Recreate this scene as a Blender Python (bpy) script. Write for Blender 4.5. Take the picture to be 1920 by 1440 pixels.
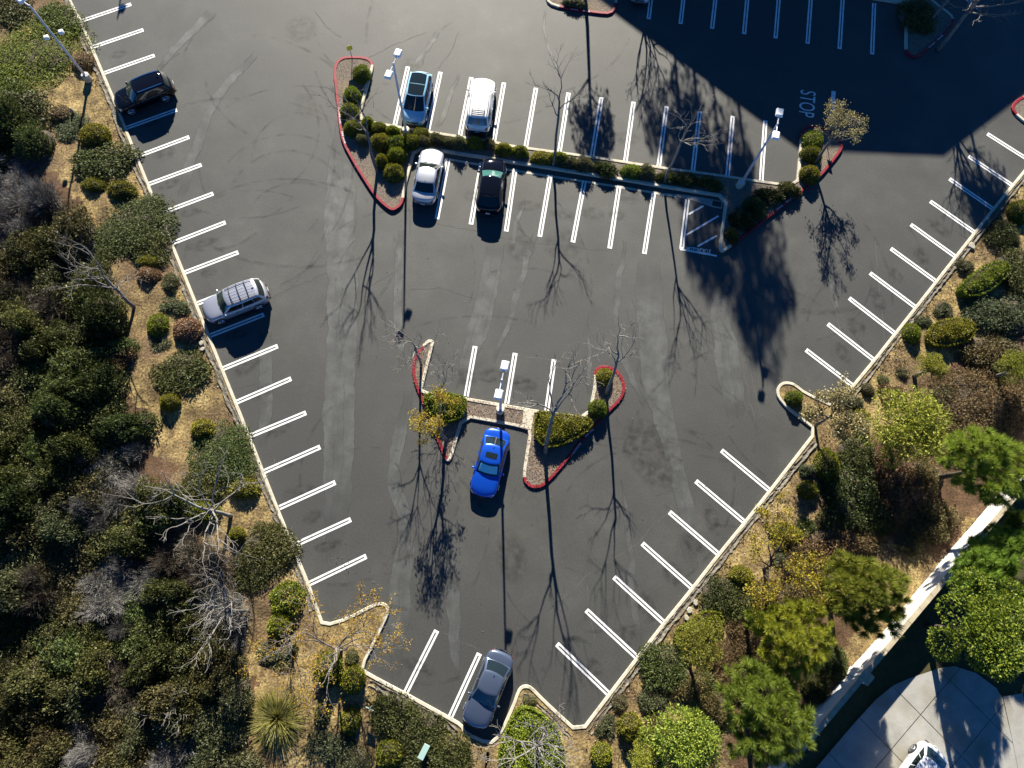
import bpy, bmesh, math, random
import numpy as np
from mathutils import Vector, Matrix

# ------------------------------------------------------------------ clean
for o in list(bpy.data.objects):
    bpy.data.objects.remove(o)
scene = bpy.context.scene
COL = scene.collection

# ------------------------------------------------------------------ camera
CAM_H, TILT, ROLL, FPX = 49.96, 0.2743, 0.10, 1356.9
cam_data = bpy.data.cameras.new('camera')
cam_data.sensor_width = 36.0
cam_data.lens = FPX / 1920 * 36.0
cam_data.clip_end = 2000
cam = bpy.data.objects.new('camera', cam_data)
COL.objects.link(cam)
cam.matrix_world = (Matrix.Translation((0, 0, CAM_H)) @ Matrix.Rotation(TILT, 4, 'X') @ Matrix.Rotation(ROLL, 4, 'Z'))
scene.camera = cam

# ------------------------------------------------------------------ sky, sun, exposure
SUN_EL = math.radians(26.6)
SUN_AZ = (-0.122, 0.9925)
S_DIR = Vector((SUN_AZ[0] * math.cos(SUN_EL), SUN_AZ[1] * math.cos(SUN_EL), math.sin(SUN_EL)))
world = bpy.data.worlds.new('World')
scene.world = world
world.use_nodes = True
wn = world.node_tree.nodes
wl = world.node_tree.links
wn.clear()
sky = wn.new('ShaderNodeTexSky')
sky.sky_type = 'NISHITA'
sky.sun_disc = False
sky.sun_elevation = SUN_EL
sky.sun_rotation = math.atan2(SUN_AZ[0], SUN_AZ[1])
sky.altitude = 3000
sky.air_density = 0.45
sky.dust_density = 0.1
sky.ozone_density = 4.0
bg = wn.new('ShaderNodeBackground')
bg.inputs[1].default_value = 0.085
wo = wn.new('ShaderNodeOutputWorld')
hsv = wn.new('ShaderNodeHueSaturation')
hsv.inputs['Saturation'].default_value = 1.2
wl.new(sky.outputs[0], hsv.inputs['Color'])
wl.new(hsv.outputs[0], bg.inputs[0])
wl.new(bg.outputs[0], wo.inputs[0])
sun_data = bpy.data.lights.new('sun', 'SUN')
sun_data.energy = 5.0
sun_data.angle = math.radians(0.5)
sun_data.color = (1.0, 0.93, 0.80)
sun = bpy.data.objects.new('sun', sun_data)
COL.objects.link(sun)
sun.rotation_euler = (-S_DIR).to_track_quat('-Z', 'Y').to_euler()
sun.location = (0, 60, 60)
scene.view_settings.view_transform = 'Standard'
scene.view_settings.look = 'None'
scene.view_settings.gamma = 1.0
scene.view_settings.use_curve_mapping = False
scene.view_settings.exposure = 1.50
scene.render.engine = 'CYCLES'

# ------------------------------------------------------------------ survey: photo pixel -> metres on the flat ground
SV_H, SV_T, SV_R, SV_F = 49.96, 0.2743, 0.10, 1356.9
_rot = (Matrix.Rotation(SV_T, 3, 'X') @ Matrix.Rotation(SV_R, 3, 'Z'))


def g(px, py, z=0.0):
    d = _rot @ Vector(((px - 960) / SV_F, -(py - 720) / SV_F, -1.0))
    k = (SV_H - z) / -d.z
    return Vector((d.x * k, d.y * k))


def g3(px, py, z=0.0):
    p = g(px, py, z)
    return Vector((p.x, p.y, z))


def mpp(px, py):
    return (g(px + 5, py) - g(px - 5, py)).length / 10


# ------------------------------------------------------------------ object helpers
def tag(o, label=None, category=None, group=None, kind=None):
    if label: o['label'] = label
    if category: o['category'] = category
    if group: o['group'] = group
    if kind: o['kind'] = kind
    return o


def link(name, me, parent=None, mat=None):
    o = bpy.data.objects.new(name, me)
    COL.objects.link(o)
    if parent is not None:
        o.parent = parent
    if mat is not None and me is not None:
        if not me.materials:
            me.materials.append(mat)
    return o


def empty(name, loc=(0, 0, 0), rz=0.0):
    o = bpy.data.objects.new(name, None)
    o.empty_display_size = 0.2
    COL.objects.link(o)
    o.location = loc
    o.rotation_euler = (0, 0, rz)
    return o


def mesh(name, V, F, smooth=False):
    me = bpy.data.meshes.new(name)
    V = V.tolist() if isinstance(V, np.ndarray) else [tuple(v) for v in V]
    F = F.tolist() if isinstance(F, np.ndarray) else F
    me.from_pydata(V, [], F)
    if smooth:
        me.polygons.foreach_set('use_smooth', [True] * len(me.polygons))
    me.update()
    return me


class MB:
    """collects shapes into one mesh"""
    def __init__(self):
        self.V, self.F = [], []

    def add(self, V, F):
        b = len(self.V)
        self.V += [tuple(v) for v in V]
        self.F += [tuple(i + b for i in f) for f in F]
        return self

    def box(self, c, s, rz=0.0, bev=0.0, taper=1.0):
        hx, hy, hz = s[0] / 2, s[1] / 2, s[2] / 2
        cr, sr = math.cos(rz), math.sin(rz)
        if bev > 0:
            V = []
            F = []
            def ring(z, dx, dy, ch):
                r = []
                for (x, y) in ((dx - ch, -dy), (dx, -dy + ch), (dx, dy - ch), (dx - ch, dy), (-dx + ch, dy), (-dx, dy - ch), (-dx, -dy + ch), (-dx + ch, -dy)):
                    r.append((c[0] + x * cr - y * sr, c[1] + x * sr + y * cr, c[2] + z))
                return r
            rs = [ring(-hz, hx - bev, hy - bev, bev), ring(-hz + bev, hx, hy, bev), ring(hz - bev, hx * taper, hy * taper, bev), ring(hz, hx * taper - bev, hy * taper - bev, bev)]
            for r in rs: V += r
            for k in range(3):
                for i in range(8):
                    j = (i + 1) % 8
                    F.append((k * 8 + i, k * 8 + j, k * 8 + 8 + j, k * 8 + 8 + i))
            F.append(tuple(range(7, -1, -1)))
            F.append(tuple(range(24, 32)))
            return self.add(V, F)
        V = []
        for z in (-hz, hz):
            t = taper if z > 0 else 1
            for x, y in ((-hx, -hy), (hx, -hy), (hx, hy), (-hx, hy)):
                x *= t; y *= t
                V.append((c[0] + x * cr - y * sr, c[1] + x * sr + y * cr, c[2] + z))
        return self.add(V, [(3, 2, 1, 0), (4, 5, 6, 7), (0, 1, 5, 4), (1, 2, 6, 5), (2, 3, 7, 6), (3, 0, 4, 7)])

    def tube(self, pts, rad, n=6, cap=True):
        V, F = tube(pts, rad, n, cap)
        return self.add(V, F)

    def build(self, name, mat, parent=None, smooth=False):
        return link(name, mesh(name, self.V, self.F, smooth), parent, mat)


def tube(pts, rad, n=6, cap=True):
    pts = [Vector(p) for p in pts]
    V, F = [], []
    m = len(pts)
    ref = None
    for i, p in enumerate(pts):
        d = (pts[min(i + 1, m - 1)] - pts[max(i - 1, 0)])
        if d.length < 1e-9: d = Vector((0, 0, 1))
        d.normalize()
        if ref is None:
            ref = Vector((1, 0, 0)) if abs(d.x) < 0.9 else Vector((0, 1, 0))
        a = (ref - d * ref.dot(d))
        if a.length < 1e-6: a = Vector((0.3, 1, 0.2)).cross(d)
        a.normalize()
        ref = a
        b = d.cross(a)
        r = rad[i] if hasattr(rad, '__len__') else rad
        for k in range(n):
            t = 2 * math.pi * k / n
            V.append(tuple(p + a * (math.cos(t) * r) + b * (math.sin(t) * r)))
    for i in range(m - 1):
        for k in range(n):
            j = (k + 1) % n
            F.append((i * n + k, i * n + j, (i + 1) * n + j, (i + 1) * n + k))
    if cap:
        F.append(tuple(range(n - 1, -1, -1)))
        F.append(tuple(range((m - 1) * n, m * n)))
    return V, F


def copy_tree(o, parent=None):
    c = o.copy()
    COL.objects.link(c)
    c.parent = parent
    for ch in list(o.children):
        copy_tree(ch, c)
    return c


# ------------------------------------------------------------------ materials
def new_mat(name):
    m = bpy.data.materials.new(name)
    m.use_nodes = True
    nt = m.node_tree
    nt.nodes.clear()
    out = nt.nodes.new('ShaderNodeOutputMaterial')
    p = nt.nodes.new('ShaderNodeBsdfPrincipled')
    nt.links.new(p.outputs[0], out.inputs[0])
    return m, nt, p, out


def plain(name, col, rough=0.6, metal=0.0, coat=0.0, spec=0.5, var=0.0):
    m, nt, p, out = new_mat(name)
    p.inputs['Base Color'].default_value = (*col, 1)
    p.inputs['Roughness'].default_value = rough
    p.inputs['Metallic'].default_value = metal
    p.inputs['Coat Weight'].default_value = coat
    p.inputs['Coat Roughness'].default_value = 0.04
    p.inputs['Specular IOR Level'].default_value = spec
    if var > 0:
        geo = nt.nodes.new('ShaderNodeNewGeometry')
        nz = nt.nodes.new('ShaderNodeTexNoise')
        nz.inputs['Scale'].default_value = 6
        nz.inputs['Detail'].default_value = 6
        nt.links.new(geo.outputs['Position'], nz.inputs['Vector'])
        r = nt.nodes.new('ShaderNodeValToRGB')
        r.color_ramp.elements[0].position = 0.3
        r.color_ramp.elements[1].position = 0.7
        r.color_ramp.elements[0].color = (*[c * (1 - var) for c in col], 1)
        r.color_ramp.elements[1].color = (*[min(1, c * (1 + var * 0.5)) for c in col], 1)
        nt.links.new(nz.outputs['Fac'], r.inputs[0])
        nt.links.new(r.outputs[0], p.inputs['Base Color'])
    return m


def noisy(name, stops, scale, rough=0.9, detail=8, bump=0.0, bscale=30, spec=0.3, stretch=None, fine=None, patch=None, bdist=0.05):
    """stops: list of (pos, rgb). fine=(scale, amount) multiplies by fine grain. patch=(scale, rgb, lo, hi)"""
    m, nt, p, out = new_mat(name)
    N, Lk = nt.nodes, nt.links
    geo = N.new('ShaderNodeNewGeometry')
    vec = geo.outputs['Position']
    if stretch:
        mp = N.new('ShaderNodeMapping')
        mp.inputs['Scale'].default_value = stretch
        Lk.new(vec, mp.inputs['Vector'])
        v2 = mp.outputs[0]
    else:
        v2 = vec
    nz = N.new('ShaderNodeTexNoise')
    nz.inputs['Scale'].default_value = scale
    nz.inputs['Detail'].default_value = detail
    nz.inputs['Roughness'].default_value = 0.62
    Lk.new(v2, nz.inputs['Vector'])
    r = N.new('ShaderNodeValToRGB')
    e = r.color_ramp.elements
    while len(e) < len(stops): e.new(0.5)
    for k, (pp, c) in enumerate(stops):
        e[k].position = pp
        e[k].color = (*c, 1)
    Lk.new(nz.outputs['Fac'], r.inputs[0])
    colr = r.outputs[0]
    if patch:
        n2 = N.new('ShaderNodeTexNoise')
        n2.inputs['Scale'].default_value = patch[0]
        n2.inputs['Detail'].default_value = 5
        Lk.new(vec, n2.inputs['Vector'])
        mr = N.new('ShaderNodeMapRange')
        mr.inputs['From Min'].default_value = patch[2]
        mr.inputs['From Max'].default_value = patch[3]
        Lk.new(n2.outputs['Fac'], mr.inputs['Value'])
        mx = N.new('ShaderNodeMix'); mx.data_type = 'RGBA'
        Lk.new(mr.outputs[0], mx.inputs['Factor'])
        Lk.new(colr, mx.inputs[6])
        mx.inputs[7].default_value = (*patch[1], 1)
        colr = mx.outputs[2]
    if fine:
        n3 = N.new('ShaderNodeTexNoise')
        n3.inputs['Scale'].default_value = fine[0]
        n3.inputs['Detail'].default_value = 3
        Lk.new(vec, n3.inputs['Vector'])
        mr = N.new('ShaderNodeMapRange')
        mr.inputs['From Min'].default_value = 0.3
        mr.inputs['From Max'].default_value = 0.7
        mr.inputs['To Min'].default_value = 1 - fine[1]
        mr.inputs['To Max'].default_value = 1 + fine[1]
        Lk.new(n3.outputs['Fac'], mr.inputs['Value'])
        mx = N.new('ShaderNodeMix'); mx.data_type = 'RGBA'; mx.blend_type = 'MULTIPLY'
        mx.inputs['Factor'].default_value = 1.0
        Lk.new(colr, mx.inputs[6])
        Lk.new(mr.outputs[0], mx.inputs[7])
        colr = mx.outputs[2]
    Lk.new(colr, p.inputs['Base Color'])
    p.inputs['Roughness'].default_value = rough
    p.inputs['Specular IOR Level'].default_value = spec
    if bump > 0:
        n4 = N.new('ShaderNodeTexNoise')
        n4.inputs['Scale'].default_value = bscale
        n4.inputs['Detail'].default_value = 4
        Lk.new(vec, n4.inputs['Vector'])
        b = N.new('ShaderNodeBump')
        b.inputs['Strength'].default_value = bump
        b.inputs['Distance'].default_value = bdist
        Lk.new(n4.outputs['Fac'], b.inputs['Height'])
        Lk.new(b.outputs[0], p.inputs['Normal'])
    return m


def leafy(name, cols, transl=0.25, rough=0.55, objvar=0.25, hue=0.03):
    """foliage: colour varies leaf by leaf and plant by plant"""
    m, nt, p, out = new_mat(name)
    N, Lk = nt.nodes, nt.links
    geo = N.new('ShaderNodeNewGeometry')
    r = N.new('ShaderNodeValToRGB')
    e = r.color_ramp.elements
    while len(e) < len(cols): e.new(0.5)
    for k, c in enumerate(cols):
        e[k].position = k / max(1, len(cols) - 1)
        e[k].color = (*c, 1)
    Lk.new(geo.outputs['Random Per Island'], r.inputs[0])
    oi = N.new('ShaderNodeObjectInfo')
    mr = N.new('ShaderNodeMapRange')
    mr.inputs['To Min'].default_value = 1 - objvar
    mr.inputs['To Max'].default_value = 1 + objvar
    Lk.new(oi.outputs['Random'], mr.inputs['Value'])
    mh = N.new('ShaderNodeMapRange')
    mh.inputs['To Min'].default_value = 0.5 - hue
    mh.inputs['To Max'].default_value = 0.5 + hue
    ml = N.new('ShaderNodeMath'); ml.operation = 'MULTIPLY'; ml.inputs[1].default_value = 7.31
    fr = N.new('ShaderNodeMath'); fr.operation = 'FRACT'
    Lk.new(oi.outputs['Random'], ml.inputs[0]); Lk.new(ml.outputs[0], fr.inputs[0])
    Lk.new(fr.outputs[0], mh.inputs['Value'])
    hs = N.new('ShaderNodeHueSaturation')
    Lk.new(mh.outputs[0], hs.inputs['Hue'])
    Lk.new(mr.outputs[0], hs.inputs['Value'])
    Lk.new(r.outputs[0], hs.inputs['Color'])
    Lk.new(hs.outputs[0], p.inputs['Base Color'])
    p.inputs['Roughness'].default_value = rough
    p.inputs['Specular IOR Level'].default_value = 0.25
    if transl > 0:
        t = N.new('ShaderNodeBsdfTranslucent')
        Lk.new(hs.outputs[0], t.inputs['Color'])
        mix = N.new('ShaderNodeMixShader')
        mix.inputs[0].default_value = transl
        Lk.new(p.outputs[0], mix.inputs[1])
        Lk.new(t.outputs[0], mix.inputs[2])
        Lk.new(mix.outputs[0], out.inputs[0])
    return m


A = 1.0
MAT = {}
MAT['asphalt'] = noisy('asphalt', [(0.25, (.038, .039, .036)), (0.45, (.050, .051, .0465)), (0.6, (.060, .061, .0555)), (0.78, (.084, .085, .077))], 0.30, rough=0.62, detail=10, bump=0.35, bscale=55, spec=0.38, fine=(9, .16), patch=(0.07, (.045, .0455, .043), .45, .62), bdist=.01)
MAT['asphalt_seal'] = noisy('asphalt_seal', [(0.3, (.060, .063, .060)), (0.7, (.080, .084, .079))], 0.5, rough=0.62, detail=9, bump=0.25, bscale=60, spec=0.5, fine=(9, .12), stretch=(3, .4, 1), bdist=.01)
_m = MAT['asphalt_seal']; _nt = _m.node_tree   # the sealing coat wears away towards its ends
_o = [n for n in _nt.nodes if n.type == 'OUTPUT_MATERIAL'][0]; _p = [n for n in _nt.nodes if n.type == 'BSDF_PRINCIPLED'][0]
_at = _nt.nodes.new('ShaderNodeAttribute'); _at.attribute_name = 'fade'
_ge = _nt.nodes.new('ShaderNodeNewGeometry'); _nz = _nt.nodes.new('ShaderNodeTexNoise'); _nz.inputs['Scale'].default_value = .9; _nz.inputs['Detail'].default_value = 8
_rm = _nt.nodes.new('ShaderNodeMapRange'); _rm.inputs['From Min'].default_value = .3; _rm.inputs['From Max'].default_value = .62; _rm.inputs['To Min'].default_value = .62
_mu = _nt.nodes.new('ShaderNodeMath'); _mu.operation = 'MULTIPLY'
_tr = _nt.nodes.new('ShaderNodeBsdfTransparent'); _mx = _nt.nodes.new('ShaderNodeMixShader')
_nt.links.new(_ge.outputs['Position'], _nz.inputs['Vector']); _nt.links.new(_nz.outputs['Fac'], _rm.inputs['Value']); _nt.links.new(_rm.outputs[0], _mu.inputs[0]); _nt.links.new(_at.outputs['Fac'], _mu.inputs[1])
_nt.links.new(_mu.outputs[0], _mx.inputs[0]); _nt.links.new(_tr.outputs[0], _mx.inputs[1]); _nt.links.new(_p.outputs[0], _mx.inputs[2]); _nt.links.new(_mx.outputs[0], _o.inputs[0])
MAT['crack'] = plain('crack_dark', (.028, .028, .027), 0.8)  # dark tone of the cracks and seal edges
MAT['crack_pale'] = plain('crack_pale', (.13, .13, .115), 0.85)
MAT['paint'] = noisy('white_road_paint', [(0.26, (.34, .34, .33)), (0.38, (.66, .66, .65)), (0.55, (.79, .79, .78)), (0.8, (.82, .82, .81))], 2.6, rough=0.6, detail=10, fine=(30, .08))
MAT['paint_old'] = noisy('worn_road_paint', [(0.28, (.30, .30, .30)), (0.42, (.66, .66, .66)), (0.8, (.76, .76, .76))], 5, rough=0.7, detail=10)
MAT['kerb'] = noisy('kerb_concrete', [(0.28, (.27, .245, .19)), (0.42, (.46, .425, .33)), (0.8, (.58, .545, .44))], 2.2, rough=0.85, detail=10, bump=.2, fine=(25, .15))
MAT['red'] = noisy('red_kerb_paint', [(0.30, (.30, .17, .15)), (0.37, (.24, .03, .035)), (0.42, (.19, .006, .016)), (0.75, (.28, .010, .024))], 2.6, rough=0.55, detail=10, fine=(22, .18))
MAT['concrete'] = noisy('driveway_concrete', [(0.25, (.22, .215, .195)), (0.5, (.30, .295, .27)), (0.8, (.37, .365, .335))], 0.8, rough=0.85, detail=10, bump=.15, fine=(14, .08), patch=(.35, (.23, .21, .16), .50, .72))
MAT['rubble'] = noisy('rubble_concrete', [(0.25, (.06, .052, .04)), (0.5, (.15, .135, .105)), (0.8, (.27, .245, .20))], 3.0, rough=0.95, detail=10, bump=.8, bscale=9, fine=(18, .3))
MAT['dirt'] = noisy('dry_dirt', [(0.26, (.055, .037, .018)), (0.42, (.14, .098, .044)), (0.56, (.26, .19, .078)), (0.8, (.40, .31, .145))], 0.9, rough=0.95, detail=12, bump=1.0, bscale=6, fine=(8, .6), patch=(.16, (.12, .08, .042), .48, .62))
MAT['litter'] = noisy('leaf_litter', [(0.25, (.045, .028, .016)), (0.5, (.095, .055, .03)), (0.8, (.16, .10, .055))], 1.2, rough=0.95, detail=12, bump=.9, bscale=7, fine=(11, .4))
MAT['mulch'] = noisy('gravel_mulch', [(0.25, (.085, .070, .055)), (0.5, (.15, .125, .10)), (0.8, (.24, .205, .165))], 6, rough=0.95, detail=10, bump=.9, bscale=14, fine=(22, .5), patch=(.5, (.20, .155, .10), .5, .7))
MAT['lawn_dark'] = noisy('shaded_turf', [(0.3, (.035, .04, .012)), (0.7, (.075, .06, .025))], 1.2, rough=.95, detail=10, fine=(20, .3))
MAT['stucco'] = noisy('white_stucco', [(0.25, (.44, .42, .37)), (0.45, (.60, .59, .55)), (0.7, (.68, .67, .64))], .7, rough=.9, detail=8, bump=.2)
MAT['cap'] = noisy('wall_cap_stone', [(0.3, (.34, .29, .20)), (0.7, (.48, .42, .31))], 2, rough=.9, detail=8)
MAT['galv'] = plain('pale_grey_pole_paint', (.55, .57, .62), 0.4, 0.0, var=.15)
MAT['lampwhite'] = plain('white_lamp_housing', (.80, .80, .79), 0.4)
MAT['lens'] = plain('frosted_lamp_lens', (.6, .62, .62), 0.15)
MAT['base_conc'] = noisy('lamp_base_concrete', [(0.3, (.48, .43, .30)), (0.7, (.62, .56, .40))], 4, rough=.85)
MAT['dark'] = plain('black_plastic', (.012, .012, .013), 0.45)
MAT['grate'] = plain('cast_iron', (.02, .02, .02), 0.6)
MAT['signgreen'] = plain('pale_green_sign', (.30, .44, .40), .45)
MAT['signyellow'] = plain('yellow_sign', (.75, .62, .03), .4)
MAT['post'] = plain('grey_steel_post', (.25, .25, .24), .5)
MAT['bark_white'] = noisy('pale_sycamore_bark', [(0.3, (.11, .10, .085)), (0.6, (.24, .225, .195)), (0.85, (.38, .36, .31))], 4, rough=.9)
MAT['bark_grey'] = noisy('grey_bark', [(0.3, (.09, .08, .07)), (0.7, (.22, .20, .175))], 4, rough=.9)
MAT['bark_dark'] = noisy('dark_bark', [(0.3, (.035, .028, .02)), (0.7, (.10, .08, .055))], 5, rough=.95)
MAT['stone'] = noisy('pale_stone', [(0.3, (.26, .24, .18)), (0.7, (.42, .40, .33))], 3, rough=.9)
MAT['clip'] = leafy('clipped_hedge_leaf', [(0.0699, 0.0898, 0.012), (0.149, 0.176, 0.016), (0.23, 0.239, 0.02), (0.299, 0.29, 0.032)], .22)
MAT['clip_dull'] = leafy('dull_hedge_leaf', [(0.063, 0.0672, 0.0224), (0.112, 0.119, 0.042), (0.168, 0.168, 0.063), (0.21, 0.182, 0.07)], .2)
MAT['brush'] = leafy('juniper_leaf', [(0.0262, 0.0339, 0.00998), (0.0515, 0.0638, 0.015), (0.0797, 0.0918, 0.0216), (0.112, 0.114, 0.0333)], .2)
MAT['brush_grey'] = leafy('grey_green_leaf', [(0.0422, 0.0511, 0.0243), (0.0792, 0.0925, 0.0391), (0.116, 0.13, 0.0577), (0.148, 0.152, 0.0745)], .2)
MAT['brush_brown'] = leafy('brown_olive_leaf', [(0.054, 0.0372, 0.0168), (0.11, 0.0744, 0.03), (0.162, 0.11, 0.0456), (0.216, 0.156, 0.0696)], .2)
MAT['ivy'] = leafy('ground_cover_leaf', [(0.0321, 0.0548, 0.00535), (0.0641, 0.104, 0.00713), (0.0963, 0.14, 0.00891), (0.129, 0.171, 0.0124)], .22)
MAT['dry'] = leafy('dead_brown_leaf', [(.10, .055, .025), (.19, .11, .055), (.28, .175, .095), (.36, .25, .15)], .2)
MAT['dark_leaf'] = leafy('dark_evergreen_leaf', [(0.029, 0.0377, 0.013), (0.0551, 0.0682, 0.0203), (0.0899, 0.104, 0.029), (0.142, 0.152, 0.0435)], .22)
MAT['olive_leaf'] = leafy('olive_chaparral_leaf', [(0.042, 0.0406, 0.0182), (0.0784, 0.0742, 0.028), (0.115, 0.106, 0.0392), (0.161, 0.147, 0.0532)], .22)
MAT['twig_grey'] = leafy('grey_dead_twig', [(0.0638, 0.0616, 0.0584), (0.128, 0.122, 0.112), (0.213, 0.203, 0.186), (0.297, 0.288, 0.265)], 0, objvar=.35, hue=.01)
MAT['twig_brown'] = leafy('brown_dead_twig', [(0.045, 0.0336, 0.0224), (0.081, 0.0653, 0.0458), (0.126, 0.106, 0.0766), (0.162, 0.144, 0.112)], 0, objvar=.3, hue=.01)
MAT['pine'] = leafy('pine_needle', [(0.0859, 0.134, 0.0205), (0.162, 0.224, 0.0273), (0.239, 0.296, 0.0341), (0.364, 0.403, 0.0597)], .3)
MAT['pine_y'] = leafy('yellow_green_pine_needle', [(0.117, 0.152, 0.0186), (0.233, 0.268, 0.0233), (0.35, 0.362, 0.0327), (0.467, 0.455, 0.0514)], .3)
MAT['acacia'] = leafy('bright_acacia_leaf', [(0.093, 0.121, 0.0186), (0.186, 0.213, 0.0261), (0.297, 0.307, 0.0372), (0.409, 0.399, 0.0651)], .3)
MAT['broad'] = leafy('broad_tree_leaf', [(0.0482, 0.0796, 0.0101), (0.11, 0.159, 0.0152), (0.186, 0.229, 0.0202), (0.307, 0.328, 0.0338)], .3)
MAT['yucca'] = leafy('yellow_green_blade', [(0.0792, 0.0858, 0.0158), (0.158, 0.165, 0.029), (0.264, 0.251, 0.066), (0.37, 0.343, 0.132)], .25)
MAT['autumn'] = leafy('yellow_autumn_leaf', [(.20, .13, .012), (.36, .25, .02), (.46, .34, .04), (.30, .15, .03)], .35)
MAT['yellow_leaf'] = leafy('bright_yellow_leaf', [(.22, .19, .015), (.36, .33, .025), (.48, .43, .04), (.34, .22, .03)], .35)
MAT['tan_leaf'] = leafy('pale_tan_leaf', [(0.115, 0.0792, 0.03), (0.202, 0.145, 0.06), (0.288, 0.218, 0.102), (0.346, 0.277, 0.156)], .3)
MAT['pale_leaf'] = leafy('pale_olive_leaf', [(0.109, 0.0988, 0.035), (0.195, 0.179, 0.063), (0.281, 0.258, 0.105), (0.351, 0.327, 0.168)], .3)
MAT['straw'] = leafy('dry_straw', [(.16, .115, .045), (.28, .205, .085), (.38, .29, .125), (.46, .37, .18)], .25)
MAT['euc'] = leafy('eucalyptus_leaf', [(.03, .04, .012), (.06, .075, .025), (.09, .10, .04)], .2)
MAT['glass'] = plain('car_glass', (.012, .018, .018), 0.04, coat=0.0, spec=0.8)
MAT['glass_teal'] = plain('tinted_car_glass', (.045, .13, .12), 0.05, spec=0.8)
MAT['glass_green'] = plain('pale_green_car_glass', (.045, .07, .055), 0.05, spec=0.8)
MAT['chrome'] = plain('chrome_trim', (.6, .6, .6), 0.12, 1.0)
MAT['rim'] = plain('alloy_rim', (.5, .5, .51), 0.25, 0.9)
MAT['tyre'] = plain('tyre_rubber', (.014, .014, .014), 0.85)
MAT['lamp_clear'] = plain('headlamp_lens', (.55, .58, .62), 0.08, 0.2)
MAT['lamp_red'] = plain('tail_lamp_lens', (.10, .004, .004), 0.15)
MAT['plate'] = plain('number_plate', (.6, .6, .58), 0.4)
MAT['shade'] = plain('sunshade_foil', (.25, .70, .80), 0.6, 0.0, coat=.6)
MAT['shade_white'] = plain('white_sunshade', (.62, .62, .60), 0.5, coat=1.0)
MAT['office'] = noisy('office_render', [(0.3, (.45, .42, .36)), (0.7, (.52, .49, .42))], 1, rough=.9)

# ================================================================== GROUND AND LOT
def chaikin(pts, flags, closed, n=1):
    for _ in range(n):
        P, Fl = [], []
        m = len(pts)
        rng = range(m) if closed else range(m - 1)
        if not closed:
            P.append(pts[0]); Fl.append(flags[0])
        for i in rng:
            a, b = pts[i], pts[(i + 1) % m]
            d = (b - a).length
            c = min(0.25, 0.5 / max(d, 1e-6))
            P.append(a.lerp(b, c)); Fl.append(flags[i])
            P.append(a.lerp(b, 1 - c)); Fl.append(flags[i])
        if not closed:
            P.append(pts[-1]); Fl.append(flags[-1])
        pts, flags = P, Fl
    return pts, flags


def offset(pts, d, closed):
    """shift a 2D polyline to its left by d"""
    m = len(pts)
    out = []
    for i in range(m):
        if closed:
            a, b, c = pts[i - 1], pts[i], pts[(i + 1) % m]
        else:
            a, b, c = pts[max(i - 1, 0)], pts[i], pts[min(i + 1, m - 1)]
        d1 = (b - a); d2 = (c - b)
        if d1.length < 1e-9: d1 = d2
        if d2.length < 1e-9: d2 = d1
        d1 = d1.normalized(); d2 = d2.normalized()
        n1 = Vector((-d1.y, d1.x)); n2 = Vector((-d2.y, d2.x))
        n = n1 + n2
        if n.length < 1e-6: n = n1
        n.normalize()
        k = 1 / max(0.5, n.dot(n1))
        out.append(b + n * (d * k))
    return out


def kerb_mesh(out_, in_, segs, h, mb, z0=-0.03, bev=0.03):
    for i, j in segs:
        a, b, c, d = out_[i], out_[j], in_[i], in_[j]
        ab = a.lerp(c, min(.4, bev / max((c - a).length, 1e-6))); bb = b.lerp(d, min(.4, bev / max((d - b).length, 1e-6)))
        V = [(a.x, a.y, z0), (b.x, b.y, z0), (a.x, a.y, h - bev), (b.x, b.y, h - bev), (ab.x, ab.y, h), (bb.x, bb.y, h), (c.x, c.y, h), (d.x, d.y, h), (c.x, c.y, z0), (d.x, d.y, z0)]
        mb.add(V, [(0, 1, 3, 2), (2, 3, 5, 4), (4, 5, 7, 6), (6, 7, 9, 8)])


def poly_mesh(name, pts, z, mat, parent=None):
    V = [(p.x, p.y, z) for p in pts]
    bm = bmesh.new()
    f = bm.faces.new([bm.verts.new(v) for v in V])
    bm.normal_update()
    if f.normal.z < 0: f.normal_flip()
    bmesh.ops.triangulate(bm, faces=bm.faces[:])
    me = bpy.data.meshes.new(name)
    bm.to_mesh(me); bm.free()
    return link(name, me, parent, mat)


PER = [(60, -160), (133, 0), (154, 39), (216, 186), (302, 400), (347, 511), (419, 691), (470, 817), (496, 884), (523, 953), (581, 1094), (600, 1148), (608, 1170), (652, 1157), (695, 1134), (712, 1128), (725, 1131), (731, 1142), (730, 1151), (712, 1190), (680, 1252), (692, 1261), (760, 1297), (840, 1341), (868, 1357), (874, 1372), (917, 1391), (934, 1377), (960, 1322), (969, 1295), (977, 1285), (987, 1283), (997, 1286), (1022, 1312), (1086, 1371), (1140, 1300), (1192, 1232), (1243, 1166), (1296, 1101), (1345, 1038), (1394, 978), (1440, 920), (1527, 808), (1500, 787), (1472, 765), (1457, 747), (1454, 735), (1457, 725), (1465, 717), (1478, 716), (1490, 720), (1510, 736), (1566, 762), (1597, 722), (1637, 674), (1715, 575), (1790, 480), (1860, 391), (1920, 318), (2060, 148), (2200, -25)]
per = [g(*p) for p in PER]
lot_poly = per + [Vector((95, 95)), Vector((-75, 95))]


def inside(P, poly):
    x, y = P[:, 0], P[:, 1]
    r = np.zeros(len(P), bool)
    n = len(poly)
    for i in range(n):
        a, b = poly[i], poly[(i + 1) % n]
        c = ((a.y > y) != (b.y > y))
        t = (y - a.y) / ((b.y - a.y) if abs(b.y - a.y) > 1e-9 else 1e-9)
        r ^= c & (x < a.x + t * (b.x - a.x))
    return r


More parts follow.
